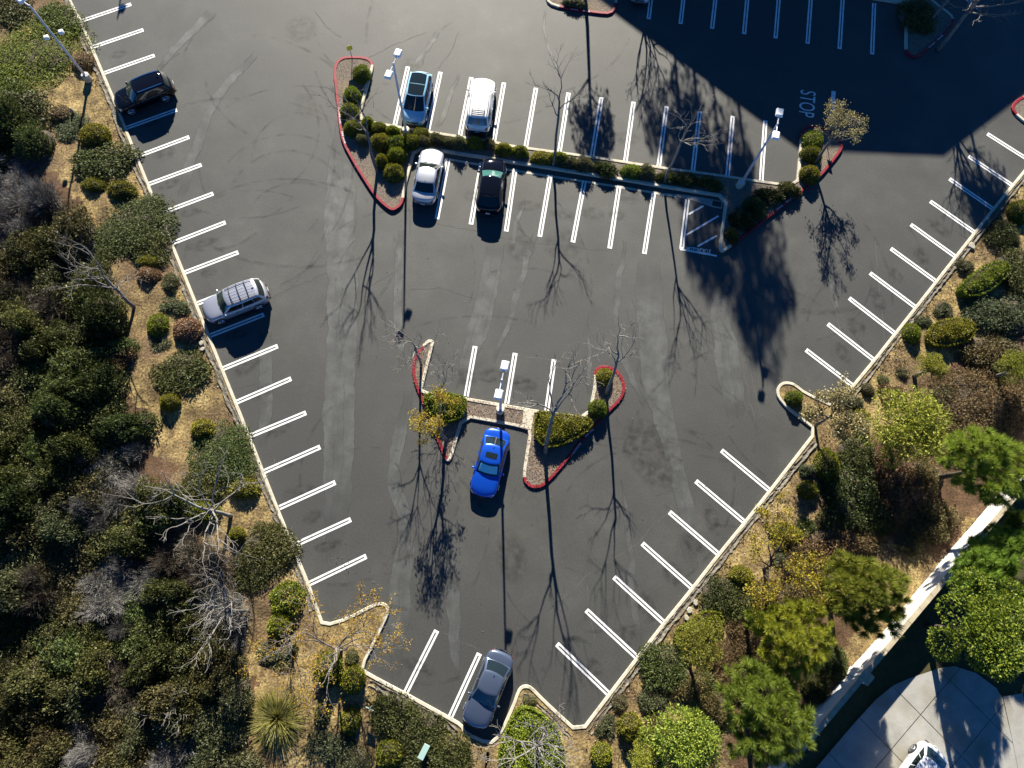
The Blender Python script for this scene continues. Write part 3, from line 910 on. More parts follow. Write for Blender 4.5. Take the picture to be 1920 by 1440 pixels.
# ================================================================== ISLANDS
def island(name, label, pts, closed=True, h=.15, w=.22, smooth=1, fill='mulch', texts=()):
    """pts: (px, py, red flag for the stretch that starts here), any winding"""
    P = [g(p[0], p[1]) for p in pts]
    fl = [p[2] if len(p) > 2 else 0 for p in pts]
    area = sum(P[i].x * P[(i + 1) % len(P)].y - P[(i + 1) % len(P)].x * P[i].y for i in range(len(P)))
    if area < 0:
        P = P[::-1]
        fl = fl[::-1]
        fl = fl[1:] + fl[:1]
    P, fl = chaikin(P, fl, True, smooth)
    inn = offset(P, w, True)
    c = sum(P, Vector((0, 0))) / len(P)
    root = empty(name, (0, 0, 0))
    tag(root, label, 'traffic island')
    n = len(P)
    plain_s = [(i, (i + 1) % n) for i in range(n) if not fl[i]]
    red_s = [(i, (i + 1) % n) for i in range(n) if fl[i]]
    def runs(flag):
        idx = [i for i in range(n) if bool(fl[i]) == flag]
        if not idx: return []
        if len(idx) == n: return [[(i, (i + 1) % n) for i in idx]]
        st = next(i for i in idx if bool(fl[i - 1]) != flag)
        out, cur = [], []
        for q in range(n):
            i = (st + q) % n
            if bool(fl[i]) == flag: cur.append((i, (i + 1) % n))
            elif cur: out.append(cur); cur = []
        if cur: out.append(cur)
        return out
    for rn in runs(False):
        m_ = MB(); kerb_mesh(P, inn, rn, h, m_); m_.build('kerb', MAT['kerb'], root)
    reds = []
    for rn in runs(True):
        m_ = MB(); kerb_mesh(P, inn, rn, h, m_); o = m_.build('red_kerb', MAT['red'], root)
        tag(o, 'kerb painted red'); reds.append((o, sum((P[i] for i, _ in rn), Vector((0, 0))) / len(rn)))
    if reds:
        for (tx, pa, pb) in texts:
            a, b = g(*pa), g(*pb)
            o = min(reds, key=lambda r: (r[1] - a).length)[0]
            text_mesh('fire_lane_lettering', tx, a, (b - a).normalized(), (b - a).length, .13, h + .003, 'paint_old', o, bold=.02)
    poly_mesh('soil', offset(P, w * .9, True), h - .045, MAT[fill], root)
    return root, inn


C_ISL = [(652, 107.5, 1), (685, 108, 1), (699, 116, 1), (702, 127, 0), (692, 160, 0), (676, 222, 0), (697, 229, 0), (735, 236, 0), (802, 247, 0), (925, 266, 0), (960, 274, 0), (1115, 295, 0), (1230, 313, 0), (1365, 331, 0), (1430, 341, 0), (1491, 349, 0), (1500, 252, 1), (1504, 243, 1), (1515, 237, 1), (1548, 241, 1), (1575, 265, 1), (1580, 276, 1), (1575, 288, 1), (1537, 335, 1), (1440, 411, 1), (1362, 470, 0), (1353, 475, 0), (1346, 467, 0), (1359, 372, 0), (1247, 354, 0), (1170, 341, 0), (960, 308, 0), (905, 299, 0), (835, 288, 0), (781, 279, 0), (762, 350, 0), (757, 381, 1), (751, 390, 1), (740, 397, 1), (730, 396, 1), (710, 379, 1), (695, 360, 1), (665, 312, 1), (642, 270, 1), (636, 240, 1), (630, 180, 1), (625, 135, 1), (630, 119, 1), (640, 110, 1)]
island('planted_island', 'long planted island with red kerb ends running between the two upper stall rows', C_ISL, h=.20,
       texts=[('NO PARKING', (634.5, 205), (638, 235)), ('FIRE LANE', (640.5, 250), (647, 272)), ('NO PARKING', (1455, 397), (1467, 388)), ('FIRE LANE', (1473, 383), (1484, 374))])
L_ISL = [(806, 636, 0), (815, 641, 0), (812, 652, 0), (795, 720, 0), (791, 734, 0), (875, 746, 0), (960, 761, 0), (990, 766, 0), (1004, 769, 0), (1101, 782, 0), (1114, 718, 0), (1112, 699, 1), (1120, 688, 1), (1135, 685, 1), (1155, 692, 1), (1169, 709, 1), (1173, 730, 1), (1166, 750, 1), (1140, 776, 1), (1095, 822, 1), (1060, 870, 1), (1027, 907, 1), (1015, 915, 1), (997, 917, 1), (983, 906, 1), (979, 892, 0), (987, 840, 0), (992, 808, 0), (980, 804, 0), (960, 799, 0), (870, 783, 0), (856, 830, 0), (849, 857, 0), (842, 866, 0), (834, 864, 1), (802, 782, 1), (776, 718, 1), (772, 690, 1), (777, 667, 1), (797, 642, 0)]
lisl, _ = island('planted_island', 'arrowhead planted island with red kerb wings behind the blue car', L_ISL,
                 texts=[('NO PARKING', (1075, 853), (1090, 832)), ('FIRE LANE', (1098.5, 821), (1112, 807))])
# walkway slab and inner kerbs crossing the lower island
pl = [g(*p) for p in ((985.5, 767), (1002, 770), (996, 806), (981.5, 803))]
V = [(p.x, p.y, .05) for p in pl] + [(p.x, p.y, .165) for p in pl]
link('walkway_slab', mesh('walkway_slab', V, [(0, 1, 2, 3), (7, 6, 5, 4), (0, 4, 5, 1), (1, 5, 6, 2), (2, 6, 7, 3), (3, 7, 4, 0)]), lisl, MAT['kerb'])
for a_, b_ in (((873, 748), (869, 781)), ((984, 767), (980, 802))):
    a, b = g(*a_), g(*b_)
    m_ = (a + b) / 2; d = b - a
    MB().box((m_.x, m_.y, .08), (d.length, .14, .166), rz=math.atan2(d.y, d.x)).build('cross_kerb', MAT['kerb'], lisl)
island('planted_island', 'island with faded red kerb at the top edge, beside the parked shaded car', [(1020, -70, 0), (1022, 2, 0), (1037, 14, 1), (1122, 28, 1), (1145, 29, 1), (1156, 17, 0), (1162, -60, 0), (1090, -90, 0)],
       texts=[('NO PARKING', (1070, 20.5), (1083, 22.3)), ('FIRE LANE', (1092, 23.5), (1105, 25.5))])
island('planted_island', 'shaded island with dark red kerb at the top right corner', [(1697, 12, 0), (1695, 92, 1), (1697, 102, 1), (1710, 110, 1), (1722, 109, 1), (1787, 51, 1), (1790, 40, 0), (1782, 27, 0), (1757, 9, 0), (1720, -25, 0), (1698, -30, 0)],
       texts=[('NO PARKING', (1741, 92.5), (1752, 82.5)), ('FIRE LANE', (1757, 78), (1767, 69))])
island('planted_island', 'small red kerbed island cut by the right edge of the picture', [(1920, 180, 1), (1905, 187, 1), (1894, 200, 1), (1897, 212, 0), (1920, 232, 0), (1990, 270, 0), (2020, 230, 0), (1960, 170, 0)])
# kerb strip at the head of the shaded stalls
pts_ = [g(*p) for p in ((1200, -66), (1330, -46), (1460, -26), (1615, -3), (1697, 10))]
m_ = MB(); kerb_mesh(pts_, offset(pts_, .45, False), [(i, i + 1) for i in range(len(pts_) - 1)], .15, m_)
tag(m_.build('stall_head_kerb', MAT['kerb']), kind='structure')
# pale gutter line below the lower kerb of the long island
pts_ = [g(*p) for p in ((842, 297), (905, 308), (960, 317.5), (1170, 350), (1247, 363), (1330, 374))]
o2_ = offset(pts_, -.18, False)
V, F = strip_mesh(pts_, o2_, .008)
link('gutter_line', mesh('gutter_line', V, F), lot, MAT['kerb'])

# ================================================================== WALL, DRIVEWAY, OFFICE
def stretch(a, b, t0, t1, th, z0, z1, mb_):
    d = (b - a).normalized(); n = Vector((d.y, -d.x))
    p, q = a - d * 0, b
    V = []
    for z in (z0, z1):
        for (pt, off) in ((p, t0), (q, t0), (q, t1), (p, t1)):
            v = pt + n * off
            V.append((v.x, v.y, z))
    mb_.add(V, [(3, 2, 1, 0), (4, 5, 6, 7), (0, 1, 5, 4), (1, 2, 6, 5), (2, 3, 7, 6), (3, 0, 4, 7)])


wa, wb = WALL[0], WALL[-1]
wroot = empty('garden_wall', (0, 0, 0))
tag(wroot, 'white stucco garden wall with tan cap running diagonally behind the pines', 'wall')
m_ = MB(); stretch(wa, wb, 0, .2, 0, -.3, 2.0, m_); m_.build('wall_panel', MAT['stucco'], wroot)
d_ = (wb - wa).normalized()
# cap stones, one by one
n_ = int((wb - wa).length / 1.2)
for i in range(n_):
    m_ = MB()
    stretch(wa + d_ * (i * 1.2 + .01), wa + d_ * (i * 1.2 + 1.19), -.05, .27, 0, 2.002, 2.1, m_)
    m_.build('cap_stone', MAT['cap'], wroot)
for pxy in ((1606, 1253),):
    q = g(pxy[0], pxy[1], 2.0)
    t_ = (q - wa).dot(d_)
    q = wa + d_ * t_ + Vector((d_.y, -d_.x)) * .22
    pr = MB().box((q.x, q.y, .9), (.62, .62, 2.4), rz=math.atan2(d_.y, d_.x)).build('pillar', MAT['stucco'], wroot)
    MB().box((q.x, q.y, 2.16), (.74, .74, .12), rz=math.atan2(d_.y, d_.x), bev=.02).build('pillar_cap', MAT['cap'], pr)

DRV = [(1500, 1478), (1530, 1440), (1600, 1358), (1642, 1312), (1675, 1285), (1700, 1274), (1725, 1265), (1765, 1252), (1790, 1249), (1830, 1262), (1868, 1290), (1880, 1310), (1896, 1380), (1910, 1450), (1920, 1500), (1700, 1560)]
drv = [g(*p) for p in DRV]
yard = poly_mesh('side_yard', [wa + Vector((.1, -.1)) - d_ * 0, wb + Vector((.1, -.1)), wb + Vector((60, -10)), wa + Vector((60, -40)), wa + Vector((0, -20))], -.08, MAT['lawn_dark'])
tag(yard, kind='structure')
drive = poly_mesh('driveway', drv, -.03, MAT['rubble'])
tag(drive, kind='structure')


def clip_poly(subj, clip):
    area = sum(clip[i].x * clip[(i + 1) % len(clip)].y - clip[(i + 1) % len(clip)].x * clip[i].y for i in range(len(clip)))
    cl = clip if area > 0 else clip[::-1]
    out = subj
    for i in range(len(cl)):
        a, b = cl[i], cl[(i + 1) % len(cl)]
        e = b - a
        inp, out = out, []
        if not inp: return []
        for k in range(len(inp)):
            p, q = inp[k], inp[(k + 1) % len(inp)]
            sp = e.x * (p.y - a.y) - e.y * (p.x - a.x); sq = e.x * (q.y - a.y) - e.y * (q.x - a.x)
            if sp >= 0: out.append(p)
            if (sp >= 0) != (sq >= 0):
                t = sp / (sp - sq); out.append(p.lerp(q, t))
    return out


j0 = g(1726, 1340); u1 = (g(1790, 1405) - j0); u2 = (g(1671, 1405) - j0)
w1, w2 = 3.3, 3.05
u1.normalize(); u2.normalize()
for i in range(-5, 6):
    for j in range(-5, 6):
        gap = .022
        cell = [j0 + u1 * (i * w1 + gap) + u2 * (j * w2 + gap), j0 + u1 * ((i + 1) * w1 - gap) + u2 * (j * w2 + gap), j0 + u1 * ((i + 1) * w1 - gap) + u2 * ((j + 1) * w2 - gap), j0 + u1 * (i * w1 + gap) + u2 * ((j + 1) * w2 - gap)]
        c_ = clip_poly(cell, drv)
        if len(c_) >= 3:
            ar = abs(sum(c_[k].x * c_[(k + 1) % len(c_)].y - c_[(k + 1) % len(c_)].x * c_[k].y for k in range(len(c_)))) / 2
            if ar > .05:
                o = poly_mesh('concrete_slab', c_, .005 + ((i * 7 + j * 3) % 5) * .002, MAT['concrete'], drive)
# street gutter and street beyond the driveway
pl = [g(*p) for p in ((1881, 1306), (1918, 1300), (1960, 1500), (1921, 1500), (1911, 1450), (1897, 1380))]
tag(poly_mesh('street_gutter', pl, -.01, MAT['concrete']), kind='structure')
pl = [g(*p) for p in ((1919, 1260), (2150, 1230), (2200, 1560), (1961, 1540))]
tag(poly_mesh('street', pl, -.03, MAT['asphalt']), kind='structure')

# office block that shades the upper lot, standing beyond the top edge
HB = 15.0
sh = Vector((SUN_AZ[0], SUN_AZ[1])) * (HB / math.tan(SUN_EL))
pa, pb, pc, pd = [g(*p) + sh for p in ((1150, 25), (1500, 283), (1770, 294), (1920, 180))]
pa2 = pa + (pa - pb).normalized() * 14; pd2 = pd + (pd - pc).normalized() * 18
foot = [pa2, pb, pc, pd2, pd2 + Vector((-4, 26)), pa2 + Vector((6, 24))]
office = empty('office_building', (pb.x, pb.y, 0))
tag(office, 'beige office block beyond the top edge whose shadow covers the upper right lot', 'building')
bpy.context.view_layer.update()
V = [(p.x - pb.x, p.y - pb.y, 0) for p in foot] + [(p.x - pb.x, p.y - pb.y, HB) for p in foot]
n_ = len(foot)
F = [(i, (i + 1) % n_, n_ + (i + 1) % n_, n_ + i) for i in range(n_)]
link('wall', mesh('wall', V, F), office, MAT['office'])
link('roof', mesh('roof', [(v[0], v[1], HB - .3) for v in V[:n_]], [tuple(range(n_))]), office, MAT['rubble'])
for i in range(3):
    a, b = foot[i], foot[i + 1]
    d = (b - a); nn = Vector((d.y, -d.x)).normalized()
    cnt = int(d.length / 3)
    for s in range(4):
        for k in range(cnt):
            c_ = a.lerp(b, (k + .5) / cnt) - Vector((pb.x, pb.y)) + nn * .02
            m_ = MB().box((c_.x, c_.y, 1.9 + s * 3.4), (2.0, .08, 1.6), rz=math.atan2(d.y, d.x))
            m_.build('window', MAT['glass'], office)

# ================================================================== CARS
def lerp(a, b, t): return a + (b - a) * t


PAINT = {}


def car_paint(name, col, metal=.3, rough=.3):
    if name not in PAINT:
        PAINT[name] = plain(name, col, rough, metal, coat=1.0)
    return PAINT[name]


# profile tables: x (-1 rear .. 1 front) -> top height of lower body, as share of belt height
PROF = {
    'sedan': dict(top=[(-1, .74), (-.985, .86), (-.95, .96), (-.85, 1.0), (-.6, 1.03), (-.3, 1.0), (.2, .98), (.42, .97), (.6, .92), (.8, .84), (.92, .74), (.975, .64), (1, .55)], gh=(-.76, .40, -.46, .08)),
    'suv': dict(top=[(-1, .72), (-.985, .9), (-.96, 1.0), (-.85, 1.03), (-.5, 1.02), (0, 1.0), (.35, .99), (.5, .97), (.68, .93), (.84, .86), (.93, .77), (.98, .66), (1, .56)], gh=(-.95, .48, -.80, .20)),
    'hatch': dict(top=[(-1, .74), (-.985, .9), (-.95, 1.0), (-.8, 1.03), (-.4, 1.01), (.2, .99), (.45, .97), (.62, .91), (.8, .83), (.92, .74), (.975, .64), (1, .54)], gh=(-.93, .47, -.60, .10)),
    'mpv': dict(top=[(-1, .72), (-.985, .9), (-.95, 1.0), (-.8, 1.03), (-.4, 1.01), (.3, .98), (.6, .94), (.75, .87), (.86, .79), (.94, .70), (.98, .62), (1, .52)], gh=(-.95, .64, -.72, .22)),
}
WID = [(0, 1), (.5, 1), (.72, .985), (.85, .945), (.93, .87), (.975, .76), (1, .62)]


def make_car(name, label, kind, L, W, H, paint, front, rear, group=None, glass='glass', wglass=None, belt=None, features=(), zmark=.5):
    pr = PROF[kind]
    belt = belt or {'sedan': .94, 'suv': 1.08, 'hatch': .98, 'mpv': 1.0}[kind]
    hl = L / 2
    xs_t = [p[0] for p in pr['top']]; zs_t = [p[1] * belt for p in pr['top']]

    def ztop(x): return float(np.interp(x, xs_t, zs_t))

    def hw(x): return W / 2 * float(np.interp(abs(x), [p[0] for p in WID], [p[1] for p in WID]))

    zb = .22 if kind != 'suv' else .26
    prof_y = [0, .35, .62, .82, .93, .985, 1.0, 1.0, .985, .95, .86]
    def prof_z(x):
        t = ztop(x)
        return [t + .035, t + .030, t + .018, t - .006, t - .04, t - .10, lerp(t - .10, zb, .28), lerp(t - .1, zb, .55), lerp(t - .1, zb, .8), zb + .03, zb]
    NV = len(prof_y) - 1

    def B(x, v, side=1, off=0.0):
        """point on the lower body; v 0 (centre line) .. NV (sill)"""
        w = hw(x)
        y = float(np.interp(v, range(NV + 1), prof_y)) * w
        z = float(np.interp(v, range(NV + 1), prof_z(x)))
        xx = x * hl
        xx -= math.copysign(1, x) * (abs(x) ** 8) * (.36 if x > 0 else .20) * (y / (W / 2)) ** 2
        if abs(x) > .9:
            k = (abs(x) - .9) / .1
            xx += math.copysign(1, x) * .05 * k * math.sin(min(1, max(0, (z - zb) / max(.1, ztop(x) - zb))) * math.pi)
        return Vector((xx, y * side, z))

    root = empty(name, (0, 0, 0))
    tag(root, label, 'car', group)
    xs = [-1, -.985, -.965, -.94, -.9, -.85, -.78, -.7, -.6, -.48, -.36, -.24, -.12, 0, .12, .24, .36, .48, .6, .7, .78, .85, .9, .94, .965, .985, 1]
    V, F = [], []
    for x in xs:
        row = [B(x, v, -1) for v in range(NV, 0, -1)] + [B(x, v, 1) for v in range(0, NV + 1)]
        V += row
    m = 2 * NV + 1
    for i in range(len(xs) - 1):
        for k in range(m - 1):
            F.append((i * m + k, (i + 1) * m + k, (i + 1) * m + k + 1, i * m + k + 1))
        F.append((i * m, i * m + m - 1, (i + 1) * m + m - 1, (i + 1) * m))
    F.append(tuple(range(m)))
    F.append(tuple(range((len(xs) - 1) * m + m - 1, (len(xs) - 1) * m - 1, -1)))
    me = mesh('body', V, F, True)
    bm = bmesh.new(); bm.from_mesh(me); bmesh.ops.recalc_face_normals(bm, faces=bm.faces[:])
    for e in bm.edges:
        if len(e.link_faces) == 2 and e.calc_face_angle(0) > .9: e.smooth = False
    bm.to_mesh(me); bm.free()
    body = link('body', me, root, paint)
    # surface patches for the lower body
    def body_patch(nm, x0, x1, v0, v1, mat, side=1, off=.008, nx=8, nv=4, parent=body):
        P = [[B(lerp(x0, x1, i / nx), lerp(v0, v1, j / nv), side) for j in range(nv + 1)] for i in range(nx + 1)]
        Vv, Ff = [], []
        for i in range(nx + 1):
            for j in range(nv + 1):
                a = P[min(i + 1, nx)][j] - P[max(i - 1, 0)][j]; b = P[i][min(j + 1, nv)] - P[i][max(j - 1, 0)]
                n = a.cross(b)
                if n.length < 1e-9: n = Vector((0, 0, 1))
                n.normalize()
                c = P[i][j] - Vector((0, 0, .45))
                if n.dot(Vector((c.x * .3, c.y, c.z))) < 0: n = -n
                Vv.append(P[i][j] + n * off)
        for i in range(nx):
            for j in range(nv):
                Ff.append((i * (nv + 1) + j, (i + 1) * (nv + 1) + j, (i + 1) * (nv + 1) + j + 1, i * (nv + 1) + j + 1))
        return link(nm, mesh(nm, Vv, Ff, True), parent, mat)

    # greenhouse
    xr0, xf0, xr1, xf1 = [q * hl for q in pr['gh']]
    yb, yt = W * .455, W * (.365 if kind != 'suv' else .385)
    crown, lc, cw = .045, .05, .14
    def zroof(u, t): return H - crown * u * u - lc * (2 * t - 1) ** 2 * (.6 if t > .5 else 1)
    def base_z(x): return ztop(max(-1, min(1, x / hl))) - .02
    def GP(part, u, s):
        # part 'f','r': u across -1..1 ; 'l','R': u along 0..1
        sb = s ** .92
        if part == 'f':
            x = lerp(xf0, xf1, s) - cw * u * u; y = u * lerp(yb, yt, sb); z = lerp(base_z(x), zroof(u, 1), s)
        elif part == 'r':
            x = lerp(xr0, xr1, s) + cw * .8 * u * u; y = u * lerp(yb, yt, sb); z = lerp(base_z(x), zroof(u, 0), s)
        elif part in 'lR':
            a = lerp(xr0, xr1, s) + cw * .8; b = lerp(xf0, xf1, s) - cw
            x = lerp(a, b, u); sg = 1 if part == 'l' else -1
            y = sg * (lerp(yb, yt, sb) + .045 * math.sin(math.pi * u)); z = lerp(base_z(x), zroof(1, u), s)
        else:  # roof: u across, s along 0..1
            a = xr1 + cw * .8 * u * u; b = xf1 - cw * u * u
            x = lerp(a, b, s); y = u * (yt + .045 * math.sin(math.pi * s)); z = zroof(u, s)
        return Vector((x, y, z))

    def grid(part, u0, u1, s0, s1, nu, ns, off=0.0, cut=None):
        P = [[GP(part, lerp(u0, u1, i / nu), lerp(s0, s1, j / ns) if cut is None else lerp(s0, s1, j / ns)) for j in range(ns + 1)] for i in range(nu + 1)]
        Vv, Ff = [], []
        for i in range(nu + 1):
            for j in range(ns + 1):
                q = P[i][j]
                if off:
                    a = P[min(i + 1, nu)][j] - P[max(i - 1, 0)][j]; b = P[i][min(j + 1, ns)] - P[i][max(j - 1, 0)]
                    n = a.cross(b).normalized()
                    ref = {'f': Vector((1, 0, .6)), 'r': Vector((-1, 0, .6)), 'l': Vector((0, 1, .2)), 'R': Vector((0, -1, .2)), 't': Vector((0, 0, 1))}[part]
                    if n.dot(ref) < 0: n = -n
                    q = q + n * off
                Vv.append(q)
        for i in range(nu):
            for j in range(ns):
                Ff.append((i * (ns + 1) + j, (i + 1) * (ns + 1) + j, (i + 1) * (ns + 1) + j + 1, i * (ns + 1) + j + 1))
        return Vv, Ff

    mbg = MB()
    for part, u0 in (('f', -1), ('r', -1), ('l', 0), ('R', 0)):
        mbg.add(*grid(part, u0, 1, 0, 1, 10, 5))
    mbg.add(*grid('t', -1, 1, 0, 1, 10, 10))
    me = mesh('cabin', mbg.V, mbg.F, True)
    bm = bmesh.new(); bm.from_mesh(me); bmesh.ops.remove_doubles(bm, verts=bm.verts[:], dist=.004); bmesh.ops.recalc_face_normals(bm, faces=bm.faces[:])
    bm.to_mesh(me); bm.free()
    link('cabin', me, root, paint)
    gl = MAT[glass]
    def pane(nm, part, u0, u1, s0, s1, mat=None, off=.008, parent=root, nu=10, ns=5):
        Vv, Ff = grid(part, u0, u1, s0, s1, nu, ns, off)
        return link(nm, mesh(nm, Vv, Ff, True), parent, mat or gl)
    wsh = pane('windshield', 'f', -.93, .93, .05, .95, MAT[wglass] if wglass else None)
    rw = pane('rear_window', 'r', -.88, .88, .14, .94)
    for part in 'lR':
        if kind == 'sedan':
            cuts = [(.07, .20), (.22, .53), (.56, .95)]
        else:
            cuts = [(.05, .24), (.26, .54), (.57, .95)]
        for (a, b) in cuts:
            pane('side_window', part, a, b, .14, .86, parent=root)
    # seams, lights, plates
    for s in (-1, 1):
        body_patch('bonnet_seam', pr['gh'][1] + .0, .93, 3.05, 3.17, MAT['dark'], s, .004, 10, 1)
        body_patch('headlamp', .90, .985, 3.3, 5.5, MAT['lamp_clear'], s, .012, 5, 5)
        body_patch('tail_lamp', -.99, -.95, 3.9, 5.9, MAT['lamp_red'], s, .012, 5, 5)
        for xx in (-.34, .06, .40):
            body_patch('door_seam', xx, xx + .008, 4.6, 9.2, MAT['dark'], s, .004, 1, 8)
        for xx in (-.20, .19):
            p = B(xx, 5.2, s)
            MB().box((p.x, p.y + s * .015, p.z), (.2, .035, .035), bev=.008).build('door_handle', paint, body)
        body_patch('sill_trim', -.62, .62, 9, 10, MAT['dark'], s, .006, 8, 1)
        # mirrors
        mx = lerp(xf0, xf1, .22) - cw - .02
        mz = base_z(mx) + .10
        mo = MB().box((mx, s * (W / 2 + .07), mz), (.13, .22, .15), bev=.035).build('wing_mirror', paint, root, True)
        MB().box((mx, s * (W / 2 - .05), mz - .03), (.05, .10, .04)).build('mirror_arm', MAT['dark'], mo)
    body_patch('grille', .972, .9995, 0, 2.2, MAT['dark'], 1, .014, 3, 4); body_patch('grille', .972, .9995, 0, 2.2, MAT['dark'], -1, .014, 3, 4)
    p = B(-1, 0)
    MB().box((p.x - .07, 0, p.z - .18), (.02, .34, .17)).build('number_plate', MAT['plate'], body)
    for sx in (1, -1):
        MB().box((sx * (hl - .02), 0, zb + .10), (.12, W * .66, .12), bev=.03).build('bumper_trim', MAT['dark'], body)
    # wipers
    for yy in (-.28, .22):
        a = GP('f', yy, .04); b = GP('f', yy + .42 * (1 if yy < 0 else 1) * .8, .10)
        MB().tube([a + Vector((.02, 0, .025)), b + Vector((.02, 0, .03))], .012, 4).build('wiper', MAT['dark'], root)
    # wheels
    wr = .335 if kind not in ('suv',) else .37
    for fx in (.62, -.58):
        for s in (-1, 1):
            wroot_ = empty('wheel', (fx * hl, s * (W / 2 - .095), wr)); wroot_.parent = root
            ty = MB(); ty.tube([(0, -.11, 0), (0, -.10, 0), (0, .10, 0), (0, .11, 0)], [wr * .92, wr, wr, wr * .92], 24)
            ty.build('tyre', MAT['tyre'], wroot_, False)
            rm = MB(); rm.tube([(0, s * .09, 0), (0, s * .118, 0)], [wr * .70, wr * .66], 20, True)
            rim = rm.build('rim', MAT['dark'], wroot_)
            sp = MB()
            for k in range(5):
                a = 2 * math.pi * k / 5
                sp.tube([(0, s * .122, 0), (math.cos(a) * wr * .66, s * .122, math.sin(a) * wr * .66)], [.05, .035], 6)
            ring = [(math.cos(2 * math.pi * k / 20) * wr * .66, s * .12, math.sin(2 * math.pi * k / 20) * wr * .66) for k in range(21)]
            sp.tube(ring, .028, 5, False)
            sp.build('rim_spokes', MAT['rim'], wroot_)
            # arch lip
            ar = [(fx * hl + math.cos(math.pi * k / 12) * (wr + .05), s * (W / 2 + .001), wr + math.sin(math.pi * k / 12) * (wr + .05)) for k in range(13)]
            ctr = (fx * hl, s * (W / 2 - .004), wr)
            Vv = [ctr] + [(q[0], s * (W / 2 + .004), q[2]) for q in ar]
            Ff = [(0, k, k + 1) for k in range(1, 13)]
            link('wheel_arch', mesh('wheel_arch', Vv, Ff), body, MAT['dark'])
    # features
    for f in features:
        k = f[0]
        if k == 'sunroof':
            pane('sunroof', 't', -f[3], f[3], f[1], f[2], gl, .006)
        elif k == 'black_roof':
            pane('glass_roof', 't', -.86, .86, .02, .50, gl, .006); pane('glass_roof', 't', -.86, .86, .52, .985, gl, .006)
        elif k == 'rails':
            for u in (-.86, .86):
                pts = [GP('t', u, t) + Vector((0, 0, .05 if 0.02 < t < .98 else .0)) for t in np.linspace(.05, .95, 9)]
                MB().tube(pts, .022, 6).build('roof_rail', MAT['dark' if f[1] == 'black' else 'chrome'], root)
        elif k == 'bars':
            for t in f[1]:
                pts = [GP('t', u, t) + Vector((0, 0, .075)) for u in (-.9, -.45, 0, .45, .9)]
                MB().tube(pts, .028, 6).build('roof_bar', MAT['dark'], root)
        elif k == 'ribs':
            for u in (-.6, -.3, 0, .3, .6):
                pts = [GP('t', u, t) + Vector((0, 0, .002)) for t in np.linspace(.08, .92, 7)]
                MB().tube(pts, .014, 5).build('roof_rib', paint, root)
        elif k == 'spoiler':
            pts = [GP('t', u, 0) + Vector((-.06, 0, .01)) for u in (-.95, -.5, 0, .5, .95)]
            MB().tube(pts, .045, 6).build('spoiler', paint, root)
        elif k == 'shade':
            for q in range(8):
                a, b = lerp(-.80, .80, q / 8), lerp(-.80, .80, (q + 1) / 8)
                Vv, Ff = grid('f', a, b, .22, .84, 2, 4, .014)
                for i_, v in enumerate(Vv):
                    if i_ // 5 == 1: Vv[i_] = v + Vector((.01, 0, .012))
                link('sunshade_fold', mesh('sunshade_fold', Vv, Ff), wsh, MAT[f[1]])
        elif k == 'antenna':
            p = GP('t', 0, .12)
            MB().box((p.x, 0, p.z + .03), (.14, .04, .07), bev=.012).build('antenna_fin', paint, root)
        elif k == 'lower_shade':  # shade on tail and lower sides painted in as black patches and bumper
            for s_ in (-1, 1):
                body_patch('side_shade', -.97, .93, 7.2, 10, MAT['dark'], s_, .010, 16, 3)
                body_patch('rear_shade', -.9999, -.95, 6.6, 10, MAT['dark'], s_, .014, 4, 3)
            MB().box((-hl - .03, 0, zb + .22), (.14, W * .8, .40), bev=.05).build('shaded_rear_bumper', MAT['dark'], body)
        elif k == 'split_rear':
            Vv, Ff = grid('r', -.02, .02, .1, .96, 1, 4, .012)
            link('rear_window_bar', mesh('rear_window_bar', Vv, Ff), rw, MAT['dark'])
        elif k == 'rear_rack':
            for t in np.linspace(.04, .30, 5):
                pts = [GP('t', u, t) + Vector((0, 0, .07)) for u in (-.6, 0, .6)]
                MB().tube(pts, .016, 5).build('rack_slat', MAT['dark'], root)
            for u in (-.62, .62):
                pts = [GP('t', u, t) + Vector((0, 0, .07)) for t in (.03, .16, .31)]
                MB().tube(pts, .02, 5).build('rack_side', MAT['dark'], root)
    pf, prr = g(front[0], front[1], zmark), g(rear[0], rear[1], zmark)
    c = (pf + prr) / 2
    d = pf - prr
    root.location = (c.x, c.y, .012)
    root.rotation_euler = (0, 0, math.atan2(d.y, d.x))
    return root


P_BLACK = car_paint('black_car_paint', (.0035, .0035, .005), 0.0, .5)
for nd in P_BLACK.node_tree.nodes:
    if nd.type == 'BSDF_PRINCIPLED': nd.inputs['Specular IOR Level'].default_value = 0.0
P_SILVER = car_paint('silver_car_paint', (.46, .47, .50), .75, .32)
P_SILVER2 = car_paint('pale_silver_car_paint', (.52, .53, .55), .6, .3)
P_GREY = car_paint('warm_silver_grey_paint', (.46, .47, .51), .55, .32)
P_LBLUE = car_paint('light_blue_car_paint', (.28, .54, .70), .0, .3)
P_WHITE = car_paint('white_car_paint', (.78, .78, .76), 0.0, .3)
P_WHITE2 = car_paint('bright_silver_car_paint', (.62, .64, .68), .25, .3)
P_BLUE = car_paint('vivid_blue_car_paint', (.006, .075, .52), .35, .28)
P_SLATE = car_paint('slate_blue_grey_paint', (.080, .105, .16), .4, .30)
make_car('parked_car', 'black SUV with dark roof, nose to the left kerb near the tall lamp post', 'suv', 4.65, 1.88, 1.68, P_BLACK, (219, 198), (323, 158), wglass='glass_green', features=[('rails', 'chrome'), ('spoiler',), ('antenna',)])
make_car('parked_car', 'silver grey SUV with black roof bars, nose to the left kerb', 'suv', 4.75, 1.90, 1.70, P_GREY, (388, 588), (497, 546), wglass='glass_green', features=[('rails', 'black'), ('bars', (.30, .56, .82)), ('ribs',), ('antenna',)])
